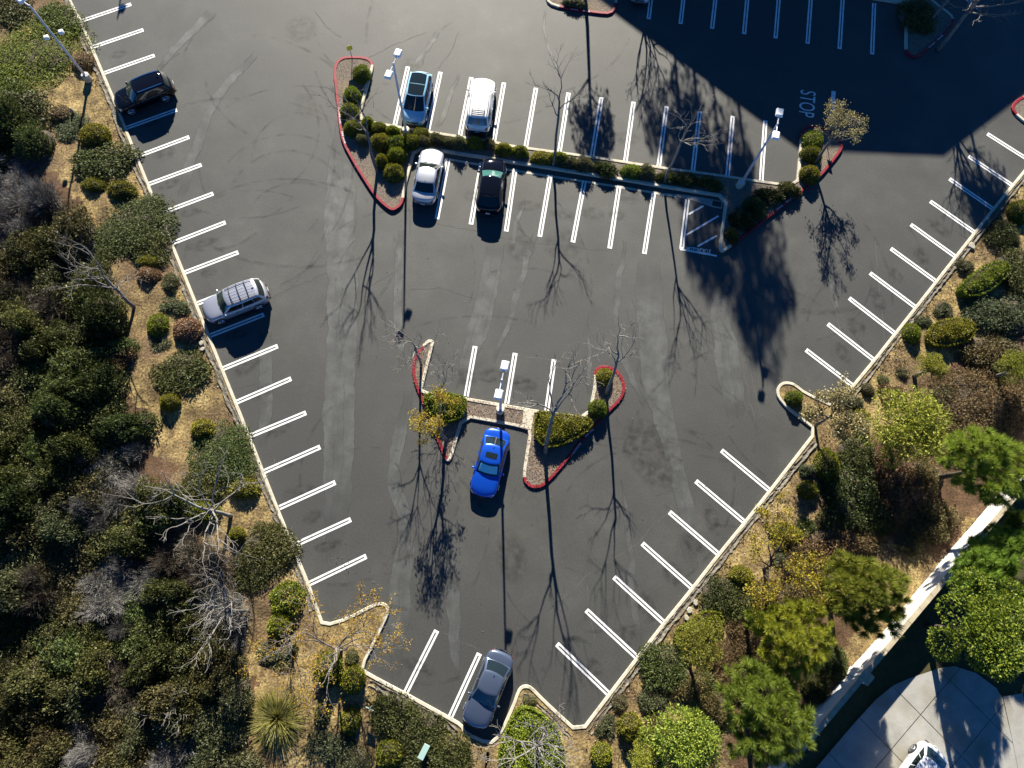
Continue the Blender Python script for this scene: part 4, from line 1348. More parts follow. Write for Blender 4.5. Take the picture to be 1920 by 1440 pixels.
make_car('parked_car', 'light blue compact car with black glass roof facing the planting strip', 'mpv', 4.65, 1.92, 1.66, P_LBLUE, (772, 238), (793, 136), features=[('black_roof',)])
make_car('parked_car', 'white SUV with roof rack backed up to the planting strip', 'suv', 4.95, 2.0, 1.78, P_WHITE, (908, 146), (894, 253), features=[('rails', 'chrome'), ('ribs',), ('rear_rack',), ('shade', 'shade_white'), ('lower_shade',)])
make_car('parked_car', 'pale silver sedan in the first stall below the planting strip', 'sedan', 4.8, 1.88, 1.46, P_SILVER2, (813, 281), (793, 381), features=[('antenna',)])
make_car('parked_car', 'black hatchback with glossy roof parked right of the silver sedan', 'hatch', 4.75, 1.94, 1.54, P_BLACK, (927, 300), (915, 398), wglass='glass_teal', features=[('spoiler',), ('antenna',)])
make_car('parked_car', 'vivid blue sedan with sunroof and teal windscreen shade', 'sedan', 4.85, 1.90, 1.47, P_BLUE, (903, 930), (935, 808), features=[('sunroof', .42, .74, .55), ('shade', 'shade'), ('split_rear',), ('antenna',)])
make_car('parked_car', 'slate grey sedan in the bottom corner under bare branches', 'sedan', 4.85, 1.84, 1.45, P_SLATE, (887, 1360), (942, 1224), features=[('antenna',)])
make_car('parked_car', 'silver car on the concrete driveway at the bottom right', 'hatch', 4.7, 1.92, 1.52, P_WHITE2, (1676, 1512), (1750, 1407))
make_car('parked_car', 'pale car in deep shade cut by the top edge', 'sedan', 4.6, 1.80, 1.45, P_SILVER, (1198, 9), (1209, -82))

# ================================================================== LAMP POSTS AND SIGNS
def lamp_post(label, base, arms, h=8.0, flood=None):
    """arms: list of azimuths (radians) at the top"""
    p = g(*base)
    root = empty('lamp_post', (p.x, p.y, .10))
    tag(root, label, 'lamp post', 'parking lot lamp posts')
    MB().tube([(0, 0, -.2), (0, 0, .62), (0, 0, .66)], [.30, .30, .27], 20).build('concrete_base', MAT['base_conc'], root)
    MB().box((0, 0, .685), (.36, .36, .03)).build('base_plate', MAT['galv'], root)
    pole = MB().tube([(0, 0, .7), (0, 0, h * .5), (0, 0, h), (0, 0, h + .05)], [.105, .085, .065, .03], 12).build('pole', MAT['galv'], root, True)
    MB().box((.0, .102, 1.2), (.10, .02, .18)).build('hand_hole_cover', MAT['galv'], pole)
    for az in arms:
        dx, dy = math.cos(az), math.sin(az)
        arm = MB().tube([(0, 0, h - .12), (dx * .6, dy * .6, h - .06)], .04, 8).build('arm', MAT['galv'], root)
        hd = MB().box((dx * .92, dy * .92, h - .04), (.66, .50, .22), rz=az, bev=.05, taper=.9).build('lamp_head', MAT['lampwhite'], root)
        MB().box((dx * .92, dy * .92, h - .16), (.46, .36, .03), rz=az).build('lens', MAT['lens'], hd)
    if flood:
        for (dz, off) in flood:
            MB().tube([(0, 0, dz), (off[0] * .7, off[1] * .7, dz + .05)], .025, 6).build('bracket', MAT['dark'], pole)
            MB().box((off[0], off[1], dz + .08), (.34, .30, .30), rz=.4, bev=.05).build('floodlight', MAT['lampwhite'], root)
    return root


lamp_post('tall grey lamp post with two floodlights halfway up on the left bank', (168, 152), [math.radians(150)], 7.7, [(4.8, (.5, .35)), (4.8, (-.42, -.25))])
lamp_post('twin-headed lamp post beside the light blue compact car', (762.5, 252.5), [math.radians(78), math.radians(258)], 8.0)
lamp_post('twin-headed lamp post at the right end of the long island', (1385, 351), [math.radians(82), math.radians(262)], 8.0)
lamp_post('twin-headed lamp post in the arrowhead island behind the blue sedan', (938, 771), [math.radians(84), math.radians(264)], 8.0)
lamp_post('lamp post beyond the top edge, left, only its shadow showing', (262, -250), [math.radians(80)], 8.0)


def sign_post(label, base, h, w, hh, mat, az, cat='sign'):
    p = g(*base)
    root = empty('sign_post', (p.x, p.y, .1), az)
    tag(root, label, cat)
    MB().tube([(0, 0, -.1), (0, 0, h)], .03, 8).build('post', MAT['post'], root)
    s = MB().box((.045, 0, h - hh / 2), (.02, w, hh), bev=.006).build('sign_panel', MAT[mat], root)
    return root


def small_cabinet(label, px, rz, dims, mat):
    p = g(px[0], px[1], dims[2])
    root = empty('utility_marker', (p.x, p.y, .1), rz)
    tag(root, label, 'utility box')
    MB().box((0, 0, dims[2] / 2), (dims[0] * .5, dims[1] * .5, dims[2]), bev=.01).build('pedestal', MAT['post'], root)
    MB().box((0, 0, dims[2] + .04), (dims[0], dims[1], .08), bev=.015).build('lid', MAT[mat], root)
    return root


sign_post('small yellow sign on a post at the upper tip of the long island', (661, 112), 1.5, .45, .45, 'signyellow', math.radians(-60))
sign_post('small yellow sign on a post by the tan-leaved tree on the right', (1546, 255), 1.6, .4, .4, 'signyellow', math.radians(-120))
sign_post('small pale green sign on a thin post among the bottom bushes', (699, 1322), 1.2, .55, .28, 'signgreen', math.radians(-110))
small_cabinet('pale green box lid on a pedestal among the bottom bushes', (795, 1409), math.radians(68), (.92, .38, .9), 'signgreen')
q = g(141, 216)
mk = MB().tube([(0, 0, -.05), (.05, .02, .55), (.07, .03, .75)], [.11, .10, .05], 10)
o = mk.build('bollard', MAT['stone'], None, True); o.location = (q.x, q.y, .1)
tag(o, 'short pale marker post on the dirt below the left lamp post', 'marker post')
# paving stones lying by the kerb
for k, (px, py, s, lb) in enumerate([(1303, 1130, .42, 'flat pale paving stone by the right kerb, uppermost of three'), (1292, 1144, .48, 'flat pale paving stone by the right kerb, middle of three'), (1286, 1158, .40, 'flat pale paving stone by the right kerb, lowest of three'),
                                     (379, 645, .42, 'flat pale stone behind the left kerb, upper of two'), (382, 656, .38, 'flat pale stone behind the left kerb, lower of two'), (1820, 463, .6, 'long pale rock behind the right kerb')]):
    p = g(px, py)
    rnd = random.Random(k)
    n = 7
    ring = [(math.cos(2 * math.pi * i / n) * s * rnd.uniform(.42, .6), math.sin(2 * math.pi * i / n) * s * rnd.uniform(.35, .5)) for i in range(n)]
    V = [(x, y, -.05) for x, y in ring] + [(x, y, .08) for x, y in ring] + [(x * .8, y * .8, .11) for x, y in ring]
    F = [(i, (i + 1) % n, n + (i + 1) % n, n + i) for i in range(n)] + [(n + i, n + (i + 1) % n, 2 * n + (i + 1) % n, 2 * n + i) for i in range(n)] + [tuple(range(2 * n, 3 * n))]
    o = link('paving_stone', mesh('paving_stone', V, F), None, MAT['stone'])
    o.location = (p.x, p.y, .14); o.rotation_euler = (0, 0, rnd.uniform(0, 3))
    tag(o, lb, 'stone', 'loose pale stones')

# ================================================================== PLANT BUILDERS (unit-size meshes, shared by copies)
def nrm(v):
    return v / np.maximum(np.linalg.norm(v, axis=1, keepdims=True), 1e-9)


def leaf_quads(P, D, L, W, rng):
    """rhombic leaves at P pointing along D"""
    n = len(P)
    D = nrm(D)
    S = nrm(np.cross(D, rng.normal(size=(n, 3))))
    L = np.broadcast_to(np.asarray(L, float).reshape(-1, 1), (n, 1)); W = np.broadcast_to(np.asarray(W, float).reshape(-1, 1), (n, 1))
    V = np.stack([P, P + D * L * .5 + S * W * .5, P + D * L, P + D * L * .5 - S * W * .5], 1).reshape(-1, 3)
    F = np.arange(4 * n).reshape(n, 4)
    return V, F


def leaf_tris(P, D, L, W, rng):
    n = len(P)
    D = nrm(D)
    S = nrm(np.cross(D, rng.normal(size=(n, 3))))
    L = np.broadcast_to(np.asarray(L, float).reshape(-1, 1), (n, 1)); W = np.broadcast_to(np.asarray(W, float).reshape(-1, 1), (n, 1))
    V = np.stack([P - S * W * .5, P + S * W * .5, P + D * L], 1).reshape(-1, 3)
    return V, np.arange(3 * n).reshape(n, 3)


def dome_points(n, rng, zmin=-.15):
    d = rng.normal(size=(int(n * 2.5) + 20, 3))
    d = nrm(d)
    d = d[d[:, 2] > zmin][:n]
    return d


def lump(d, seed, amp, freq=2.2):
    r = np.random.default_rng(seed)
    z = np.zeros(len(d))
    for k in range(7):
        w = r.normal(size=3) * freq * (1 + k * .35)
        z += np.sin(d @ w + r.uniform(0, 6.28)) / (1 + k * .5)
    return 1 + amp * z / 2.2


def core_dome(seed, amp, freq, scale, shape):
    """inner body of twigs so that a plant is not see-through"""
    V, F = [], []
    nu, nv = 16, 6
    dirs = []
    for j in range(nv + 1):
        ph = math.pi / 2 * (j / nv)
        for i in range(nu):
            th = 2 * math.pi * i / nu
            dirs.append((math.cos(th) * math.cos(ph), math.sin(th) * math.cos(ph), math.sin(ph)))
    d = np.array(dirs)
    P = d * (lump(d, seed, amp, freq) * scale)[:, None]
    P = shape(P)
    for j in range(nv):
        for i in range(nu):
            k = (i + 1) % nu
            F.append((j * nu + i, j * nu + k, (j + 1) * nu + k, (j + 1) * nu + i))
    return P, F


def two_mat(name, V1, F1, V2, F2, m1, m2):
    V = np.vstack([V1, V2])
    F = [tuple(f) for f in (F1.tolist() if isinstance(F1, np.ndarray) else F1)] + [tuple(int(x) + len(V1) for x in f) for f in F2]
    me = mesh(name, V, F)
    me.materials.append(m1); me.materials.append(m2)
    mi = np.zeros(len(F), np.int32); mi[len(F1):] = 1
    me.polygons.foreach_set('material_index', mi)
    return me


def shrub_mesh(name, seed, n, mat, L, W, amp=.06, freq=2.0, flat=None, up=.25, rand=.9, box=0.0, depth=.12):
    """rounded leafy shrub: radius 1, height 1"""
    rng = np.random.default_rng(seed)
    def shape(P):
        P = P.copy()
        if box > 0:  # squarer plan / flat clipped top
            k = np.maximum(np.abs(P).max(1), 1e-6); r = np.linalg.norm(P, axis=1)
            P = P * (1 + box * (r / k - 1))[:, None]
        return P
    d = dome_points(n, rng)
    r = lump(d, seed, amp, freq) * (1 - depth * rng.random(n) ** 1.5)
    P = shape(d * r[:, None]); P[:, 2] = np.maximum(P[:, 2], .02)
    D = d * 1.0 + rng.normal(size=(n, 3)) * rand; D[:, 2] += up
    V, F = leaf_quads(P, D, L * rng.uniform(.6, 1.3, n), W * rng.uniform(.7, 1.3, n), rng)
    cv, cf = core_dome(seed, amp, freq, .86, shape)
    return two_mat(name, V, F, cv, cf, mat, MAT['bark_dark'])


def brush_mesh(name, seed, n, mat, L, W, lobes=9, spread=.62):
    """spreading brushy shrub made of many leafy sprays; radius about 1, height about 1"""
    rng = np.random.default_rng(seed)
    Ps, Ds = [], []
    for k in range(lobes):
        a = rng.uniform(0, 6.28); rr = spread * math.sqrt(rng.random()) if k else 0
        c = np.array([math.cos(a) * rr, math.sin(a) * rr, 0])
        R = rng.uniform(.34, .55); hz = rng.uniform(.55, 1.0) * (1 - .4 * rr)
        m = n // lobes
        d = dome_points(m, rng, -.05)
        q = d * np.array([R, R, hz]) * (lump(d, seed + k, .16, 3.0) * (1 - .25 * rng.random(len(d))))[:, None] + c
        q[:, 2] = np.maximum(q[:, 2], .01)
        Ps.append(q); Ds.append(d * .5 + rng.normal(size=d.shape) * .8 + np.array([0, 0, .1]))
    P = np.vstack(Ps); D = np.vstack(Ds)
    V, F = leaf_quads(P, D, L * rng.uniform(.5, 1.4, len(P)), W * rng.uniform(.6, 1.3, len(P)), rng)
    cv, cf = core_dome(seed, .2, 2, .74, lambda P: P * np.array([1, 1, .55]))
    return two_mat(name, V, F, cv, cf, mat, MAT['bark_dark'])


def twig_mesh(name, seed, n, mat, L=.5, w=.016):
    """leafless twiggy shrub: branching thin stems, radius about 1, height about 1"""
    rng = np.random.default_rng(seed)
    V, F = [], []
    def seg(p, q, w0, w1):
        d = q - p
        s = np.cross(d, rng.normal(size=3)); s /= max(np.linalg.norm(s), 1e-9)
        t = np.cross(d, s); t /= max(np.linalg.norm(t), 1e-9)
        b = len(V)
        for (c, ww) in ((p, w0), (q, w1)):
            V.extend([c + s * ww, c - s * ww * .5 + t * ww * .87, c - s * ww * .5 - t * ww * .87])
        for i in range(3):
            j = (i + 1) % 3
            F.append((b + i, b + j, b + 3 + j, b + 3 + i))
    for k in range(n):
        a = rng.uniform(0, 6.28); el = rng.uniform(.25, 1.45)
        d = np.array([math.cos(a) * math.cos(el), math.sin(a) * math.cos(el), math.sin(el)])
        p = np.array([rng.normal() * .12, rng.normal() * .12, .0])
        ln = rng.uniform(.65, 1.0)
        mid = p + d * ln * .5 + rng.normal(size=3) * .06
        seg(p, mid, w * 1.3, w)
        for b in range(4):
            d2 = d + rng.normal(size=3) * .38; d2 /= np.linalg.norm(d2)
            q = mid + d2 * ln * rng.uniform(.25, .5)
            q[2] = max(q[2], .03)
            seg(mid, q, w * .8, w * .5)
            for c in range(4):
                d3 = d2 + rng.normal(size=3) * .5; d3 /= np.linalg.norm(d3)
                r = q + d3 * rng.uniform(.08, .22)
                seg(lerp(mid, q, rng.uniform(.5, 1)), r, w * .5, w * .3)
    me = mesh(name, np.array(V), F)
    me.materials.append(mat)
    return me


def crown_mesh(name, seed, n, mat, L, W, lobes=16, squash=.7, needle=False, lob_r=(.26, .42)):
    """tree crown: lobes of foliage spread through a flattened ball, radius 1, centre at origin"""
    rng = np.random.default_rng(seed)
    Ps, Ds = [], []
    for k in range(lobes):
        d = rng.normal(size=3); d /= np.linalg.norm(d)
        if d[2] < -.5: d[2] *= -1
        c = d * rng.uniform(.35, .78) * np.array([1, 1, squash])
        R = rng.uniform(*lob_r)
        m = n // lobes
        e = dome_points(m, rng, -.45)
        q = c + e * R * (lump(e, seed * 31 + k, .14, 3) * (1 - .35 * rng.random(len(e)) ** 2))[:, None]
        Ps.append(q); Ds.append(e + rng.normal(size=e.shape) * .75 + np.array([0, 0, .2]))
    P = np.vstack(Ps); D = np.vstack(Ds)
    V, F = leaf_quads(P, D, L * rng.uniform(.6, 1.3, len(P)), W * rng.uniform(.7, 1.3, len(P)), rng)
    me = mesh(name, V, F); me.materials.append(mat)
    return me


def pine_mesh(name, seed, tufts, mat, squash=.8, tr=.18, per=150, w=.013):
    """pine crown: brush-like tufts of long needles, radius 1, centre at origin"""
    rng = np.random.default_rng(seed)
    Vs, Fs, b = [], [], 0
    inner = tufts // 3
    for k in range(tufts + inner):
        zf = 1 - 1.35 * (k + .5) / tufts if k < tufts else rng.uniform(-.1, 1)
        a = k * 2.39996 + rng.normal() * .22
        rr_ = math.sqrt(max(0, 1 - zf * zf))
        d = np.array([math.cos(a) * rr_, math.sin(a) * rr_, zf])
        c = d * (rng.uniform(.62, .95) if k < tufts else rng.uniform(.1, .6)) * lump(d[None], seed, .26, 2.4)[0]
        c[2] *= squash
        ax = d * .6 + np.array([0, 0, .75]) + rng.normal(size=3) * .25; ax /= np.linalg.norm(ax)
        R = tr * rng.uniform(.75, 1.25)
        e = nrm(rng.normal(size=(per * 2, 3)))
        e = e[(e @ ax) > -.1][:per]
        e = nrm(e + ax * .35)
        V, F = leaf_tris(np.broadcast_to(c, e.shape) + e * R * .08 - ax * R * rng.uniform(0, .4, (len(e), 1)), e, R * rng.uniform(.75, 1.1, len(e)), w, rng)
        Vs.append(V); Fs.append(F + b); b += len(V)
    me = mesh(name, np.vstack(Vs), np.vstack(Fs)); me.materials.append(mat)
    return me


def blades_mesh(name, seed, n, mat):
    """fountain of long strap leaves, radius 1"""
    rng = np.random.default_rng(seed)
    V, F = [], []
    for k in range(n):
        a = rng.uniform(0, 6.28); el = math.asin(rng.uniform(.12, 1.0))
        ln = rng.uniform(.7, 1.05); w = rng.uniform(.012, .024)
        out = np.array([math.cos(a), math.sin(a), 0]); sd = np.array([-math.sin(a), math.cos(a), 0])
        b = len(V)
        sx = rng.normal() * .06
        for t in (0, .35, .7, 1.0):
            p = out * (ln * t * math.cos(el) * (1 + .25 * t)) + np.array([0, 0, max(.03, ln * t * math.sin(el) - .42 * t * t * math.cos(el))]) + sd * sx * t
            ww = w * (1 - t) + .003
            V += [p - sd * ww, p + sd * ww]
        for i in range(3): F.append((b + 2 * i, b + 2 * i + 1, b + 2 * i + 3, b + 2 * i + 2))
    me = mesh(name, np.array(V), F); me.materials.append(mat)
    return me


def bare_tree(seed, h, fork, spread, lean=(0, 0), levels=4, r0=.11, mains=5, minr=.013):
    """returns (trunk V,F), (branch V,F), tips"""
    rnd = random.Random(seed)
    tr = MB(); br = MB(); tips = []
    top = Vector((lean[0] * fork / h, lean[1] * fork / h, fork))
    pts = [Vector((0, 0, -.1))]
    for t in (.25, .5, .75, 1.0):
        pts.append(top * t + Vector((rnd.uniform(-.08, .08), rnd.uniform(-.08, .08), 0)))
    tr.tube(pts, [r0 * 1.2, r0, r0 * .92, r0 * .85, r0 * .75], 9)
    def grow(p, d, ln, r, lv):
        n = 3
        q = p.copy(); path = [q.copy()]; dd = d.copy()
        for i in range(n):
            dd = (dd + Vector((rnd.uniform(-1, 1), rnd.uniform(-1, 1), rnd.uniform(-.5, .7))) * .40).normalized()
            q = q + dd * (ln / n); path.append(q.copy())
        rads = [max(minr, r * (1 - .5 * i / n)) for i in range(n + 1)]
        br.tube(path, rads, 6 if lv > 2 else 4, False)
        if lv == 0:
            tips.append(path[-1]); tips.append(path[-2]); return
        k = rnd.choice((1, 2, 2, 3))
        for i in range(k):
            at = path[rnd.choice((1, 2, 3, 3))]
            nd = (dd + Vector((rnd.uniform(-1, 1), rnd.uniform(-1, 1), rnd.uniform(-.6, .8))) * 1.05).normalized()
            grow(at, nd, ln * rnd.uniform(.5, .75), r * .55, lv - 1)
        grow(path[-1], dd, ln * .6, r * .5, lv - 1)
    rest = h - fork
    for i in range(mains):
        a = 2 * math.pi * i / mains + rnd.uniform(-.5, .5)
        z0 = lerp(.75, 1.0, rnd.random())
        d = Vector((math.cos(a) * spread + lean[0] / h, math.sin(a) * spread + lean[1] / h, rnd.uniform(.6, 1.2))).normalized()
        grow(pts[-2].lerp(pts[-1], (z0 - .75) * 4), d, rest * rnd.uniform(.45, .62), r0 * .55, levels - 1)
    grow(pts[-1], Vector((lean[0] / h, lean[1] / h, 1)).normalized(), rest * .55, r0 * .62, levels - 1)
    return tr, br, tips


def tree_thing(name, label, base, seed, h, fork, spread, lean=(0, 0), levels=4, r0=.11, mains=5, bark='bark_white', leaves=None, group=None, minr=.013, z=.1):
    """base: photo position of the foot. leaves: (material, per tip, size, share)"""
    p = g(*base) if len(base) == 2 and not isinstance(base, Vector) else base
    root = empty(name, (p.x, p.y, z))
    tag(root, label, 'tree', group)
    tr, br, tips = bare_tree(seed, h, fork, spread, lean, levels, r0, mains, minr)
    tr.build('trunk', MAT[bark], root, True)
    br.build('branches', MAT[bark], root, True)
    if leaves:
        rng = np.random.default_rng(seed)
        m, per, size, share = leaves
        T = np.array([tuple(t) for t in tips])
        T = T[rng.random(len(T)) < share]
        if len(T):
            P = np.repeat(T, per, 0) + rng.normal(size=(len(T) * per, 3)) * size * 1.3
            V, F = leaf_quads(P, rng.normal(size=P.shape) + np.array([0, 0, -.3]), size * rng.uniform(.7, 1.3, len(P)), size * .8, rng)
            link('leaves', mesh('leaves', V, F), root, MAT[m])
    return root


# templates (mesh data shared)
T = {}
T['clip'] = [shrub_mesh('clipped_shrub', 10 + k, 3400, MAT['clip'], .12, .07, .11, 2.6, depth=.2) for k in range(4)]
T['clipbox'] = [shrub_mesh('clipped_hedge', 20 + k, 4200, MAT['clip'], .09, .055, .035, 2.4, box=.75) for k in range(2)]
T['dull'] = [shrub_mesh('dull_shrub', 30 + k, 2600, MAT['clip_dull'], .17, .06, .20, 2.8, depth=.35) for k in range(3)]
for nm_, sd_, mt_, L_, W_k, lb_, sp_ in (('brush', 40, 'brush', 1.0, .42, 14, .68), ('brushgrey', 50, 'brush_grey', 1.05, .36, 12, .64), ('brushbrown', 60, 'brush_brown', 1.05, .36, 13, .66), ('ivy', 70, 'ivy', .8, .5, 16, .70), ('darkleaf', 90, 'dark_leaf', .95, .5, 15, .68), ('oliveleaf', 100, 'olive_leaf', .95, .45, 14, .68)):
    pname = {'brush': 'spreading_shrub', 'brushgrey': 'grey_green_shrub', 'brushbrown': 'brown_shrub', 'ivy': 'leafy_mound', 'darkleaf': 'evergreen_shrub', 'oliveleaf': 'olive_shrub'}[nm_]
    T[nm_] = [brush_mesh(pname, sd_ + k, 5200, MAT[mt_], .15 * L_, .15 * L_ * W_k, lb_, sp_) for k in range(2)]          # small plants
    T[nm_ + '_m'] = [brush_mesh(pname, sd_ + 4 + k, 10000, MAT[mt_], .095 * L_, .095 * L_ * W_k, lb_ + 4, sp_) for k in range(3)]  # about 2 m across
    if nm_ in ('brush', 'ivy', 'brushbrown'):
        T[nm_ + '_l'] = [brush_mesh(pname, sd_ + 7 + k, 22000, MAT[mt_], .06 * L_, .06 * L_ * W_k, lb_ + 12, sp_ + .06) for k in range(2)]
T['dry'] = [shrub_mesh('dead_shrub', 80 + k, 2600, MAT['dry'], .15, .06, .10, 2.4, rand=1.2) for k in range(3)]
T['twiggrey'] = [twig_mesh('leafless_shrub', 110 + k, 150, MAT['twig_grey'], w=.0075) for k in range(3)]
T['twigbrown'] = [twig_mesh('brown_twig_shrub', 120 + k, 170, MAT['twig_brown'], w=.008) for k in range(3)]
T['yucca'] = [blades_mesh('grass_clump', 130 + k, 1300, MAT['yucca']) for k in range(1)]
T['blade_small'] = [blades_mesh('strap_leaf_plant', 135, 120, MAT['yucca'])]
CROWN = {}
CROWN['pine'] = [pine_mesh('crown', 140 + k, 190, MAT['pine']) for k in range(3)]
CROWN['pine_y'] = [pine_mesh('crown', 150 + k, 180, MAT['pine_y']) for k in range(2)]
CROWN['acacia'] = [crown_mesh('crown', 160 + k, 11000, MAT['acacia'], .07, .028, 30, .6, lob_r=(.18, .34)) for k in range(3)]
CROWN['broad'] = [crown_mesh('crown', 170 + k, 20000, MAT['broad'], .055, .03, 22, .75, lob_r=(.24, .36)) for k in range(2)]
CROWN['euc'] = [crown_mesh('crown', 180 + k, 4300, MAT['euc'], .095, .042, 26, .9, lob_r=(.18, .34)) for k in range(3)]
COUNT = {}


def shrub(kind, px, py, rx, ry, label, h=None, rot=0.0, group=None, name=None, cat='shrub', vari=None, z0=.08):
    """rx, ry: half size in photo pixels along / across; h in metres"""
    s = mpp(px, py)
    if h is None: h = .75 * (rx + ry) / 2 * s + .15
    R_ = (rx + ry) / 2 * s
    grow_ = 1.0
    if kind + '_m' in T:
        grow_ = 1.16
        if R_ > 2.1 and kind + '_l' in T: kind = kind + '_l'
        elif R_ > 1.0: kind = kind + '_m'
    k = COUNT.get(kind, 0); COUNT[kind] = k + 1
    me = T[kind][(k if vari is None else vari) % len(T[kind])]
    p = g(px, py, h * .45)
    o = bpy.data.objects.new(name or me.name.split('.')[0], me)
    COL.objects.link(o)
    o.location = (p.x, p.y, z0)
    rs = random.Random(int(px * 7 + py * 13))
    o.rotation_euler = (0, 0, math.radians(rot) + (rs.uniform(0, 6.28) if abs(rx - ry) < 1e-6 else rs.choice((0, math.pi))))
    f = 1.0 * grow_
    o.scale = (rx * s * f * (rs.uniform(.92, 1.1) if grow_ > 1 else 1), ry * s * f * (rs.uniform(.92, 1.1) if grow_ > 1 else 1), h)
    tag(o, label, cat, group)
    return o


def crowned(kind, px, py, r, hc, label, name, group=None, squash=1.0, trunk='bark_dark', base=None, flat=.75):
    """tree whose crown is seen centred at the photo position; hc = crown centre height"""
    p = g(px, py, hc)
    s = mpp(px, py) * (SV_H - hc) / SV_H
    R = r * s * (1.08 if kind == 'acacia' else 1.0)
    k = COUNT.get(kind, 0); COUNT[kind] = k + 1
    root = empty(name, (p.x, p.y, .05))
    tag(root, label, 'tree', group)
    c = bpy.data.objects.new('crown', CROWN[kind][k % len(CROWN[kind])])
    COL.objects.link(c); c.parent = root
    c.location = (0, 0, hc); c.scale = (R, R * squash, R * flat)
    rs = random.Random(int(px + py * 3))
    c.rotation_euler = (0, 0, rs.uniform(0, 6.28))
    m_ = MB()
    m_.tube([(0, 0, -.1), (rs.uniform(-.1, .1), rs.uniform(-.1, .1), hc * .5), (0, 0, hc)], [.14 + R * .03, .10 + R * .02, .05], 8)
    m_.build('trunk', MAT[trunk], root, True)
    b_ = MB()
    for q in range(7):
        a = q * .9 + rs.uniform(-.3, .3)
        b_.tube([(0, 0, hc * rs.uniform(.55, .95)), (math.cos(a) * R * .35, math.sin(a) * R * .35 * squash, hc + rs.uniform(-.1, .15) * R), (math.cos(a) * R * .7, math.sin(a) * R * .7 * squash, hc + rs.uniform(-.1, .3) * R * flat)], [.06, .04, .015], 5)
    b_.build('branches', MAT[trunk], root, True)
    return root

# ================================================================== PLANTS IN PLACE
ORD = ['first', 'second', 'third', 'fourth', 'fifth', 'sixth', 'seventh', 'eighth', 'ninth', 'tenth', 'eleventh', 'twelfth', 'thirteenth', 'fourteenth', 'fifteenth', 'sixteenth', 'seventeenth', 'eighteenth', 'nineteenth', 'twentieth']
GS = 'shrubs of the long island'
# strip between the upper stall rows, left to right from the lamp post
strip = [('clip', 789, 250, 14, 14), ('dull', 819, 262, 15, 12), ('dull', 843, 268, 12, 11), ('dull', 861, 268, 14, 12), ('clip', 890, 269, 15, 13), ('dull', 917, 270, 11, 12), ('clip', 945, 281, 15, 12), ('clip', 976, 285, 14, 12), ('clip', 1015, 297, 20, 14), ('clip', 1047, 296, 16, 11), ('dull', 1066, 304, 17, 14), ('dull', 1094, 309, 17, 14), ('brush', 1136, 317, 22, 15), ('clip', 1184, 322, 18, 15), ('dull', 1213, 322, 15, 14), ('brush', 1254, 333, 21, 15), ('brush', 1290, 338, 22, 15), ('brush', 1330, 344, 23, 16)]
for k, (kd, x, y, a, b) in enumerate(strip):
    shrub(kd, x, y, a * 1.12, b * 1.0, '%s shrub, %s right of the left lamp post between stall rows' % ('clipped olive' if kd == 'clip' else 'loose green', ORD[k]), group=GS, rot=-8 + (k * 37 % 17), h=.62 + .05 * (k * 5 % 8))
for kd, x, y, a, b, lb in [
    ('clip', 678, 138, 17, 18, 'dim olive shrub near the upper tip of the long island'),
    ('clip', 660, 178, 17, 17, 'olive shrub on the red kerb side of the long island, upper of two'),
    ('clip', 656, 209, 17, 18, 'olive shrub on the red kerb side of the long island, lower of two'),
    ('clip', 662, 241, 18, 16, 'round olive shrub at the left bend of the long island'),
    ('dull', 680, 262, 13, 11, 'dull low shrub beside the leaning bare trunk on the long island'),
    ('clip', 690, 231, 12, 12, 'small olive shrub at the kerb corner left of the light blue car'),
    ('clip', 711, 242, 16, 14, 'olive shrub by the stall kerb, left of two near the light blue car'),
    ('clip', 737, 248, 14, 12, 'olive shrub by the stall kerb, right of two near the light blue car'),
    ('clip', 714, 267, 21, 18, 'large olive shrub in the cluster left of the lamp post, leftmost'),
    ('clip', 742, 271, 23, 20, 'large olive shrub in the cluster left of the lamp post, middle'),
    ('clip', 771, 266, 19, 16, 'large olive shrub at the foot of the lamp post above the silver sedan'),
    ('clip', 715, 302, 13, 13, 'small round olive shrub above the gravel tail of the long island'),
    ('clip', 744, 292, 19, 17, 'round olive shrub above the lowest ball on the long island'),
    ('clip', 738, 324, 20, 19, 'lowest round olive ball shrub on the gravel tail of the long island'),
    ('dull', 795, 266, 14, 11, 'dull shrub just above the silver sedan bonnet'),
    ('clip', 1524, 264, 20, 22, 'yellow olive shrub by the right tip of the long island, uppermost'),
    ('clip', 1521, 289, 19, 18, 'yellow olive shrub by the right tip of the long island, second down'),
    ('clip', 1518, 327, 18, 18, 'olive shrub by the right tip of the long island, lowest'),
    ('brush', 1480, 356, 24, 15, 'dark hedge shrub right of the right lamp post'),
    ('brush', 1444, 366, 28, 18, 'dark hedge shrub directly right of the lamp base'),
    ('brush', 1418, 388, 24, 22, 'dark hedge shrub below the right lamp post'),
    ('brush', 1392, 412, 22, 24, 'dark hedge shrub above the lowest corner by the motorcycle bay'),
    ('brush', 1373, 440, 14, 16, 'dark shrub in the lowest corner by the motorcycle bay'),
]:
    shrub(kd, x, y, a, b, lb, group=GS, h=.95 if kd == 'clip' else .9)
GL = 'shrubs of the arrowhead island'
shrub('clip', 1122, 766, 18, 18, 'square olive shrub at the right wing of the arrowhead island', group=GL, h=.95)
shrub('clip', 1134, 706, 16, 17, 'olive shrub in the tip of the right wing of the arrowhead island', group=GL, h=.8)


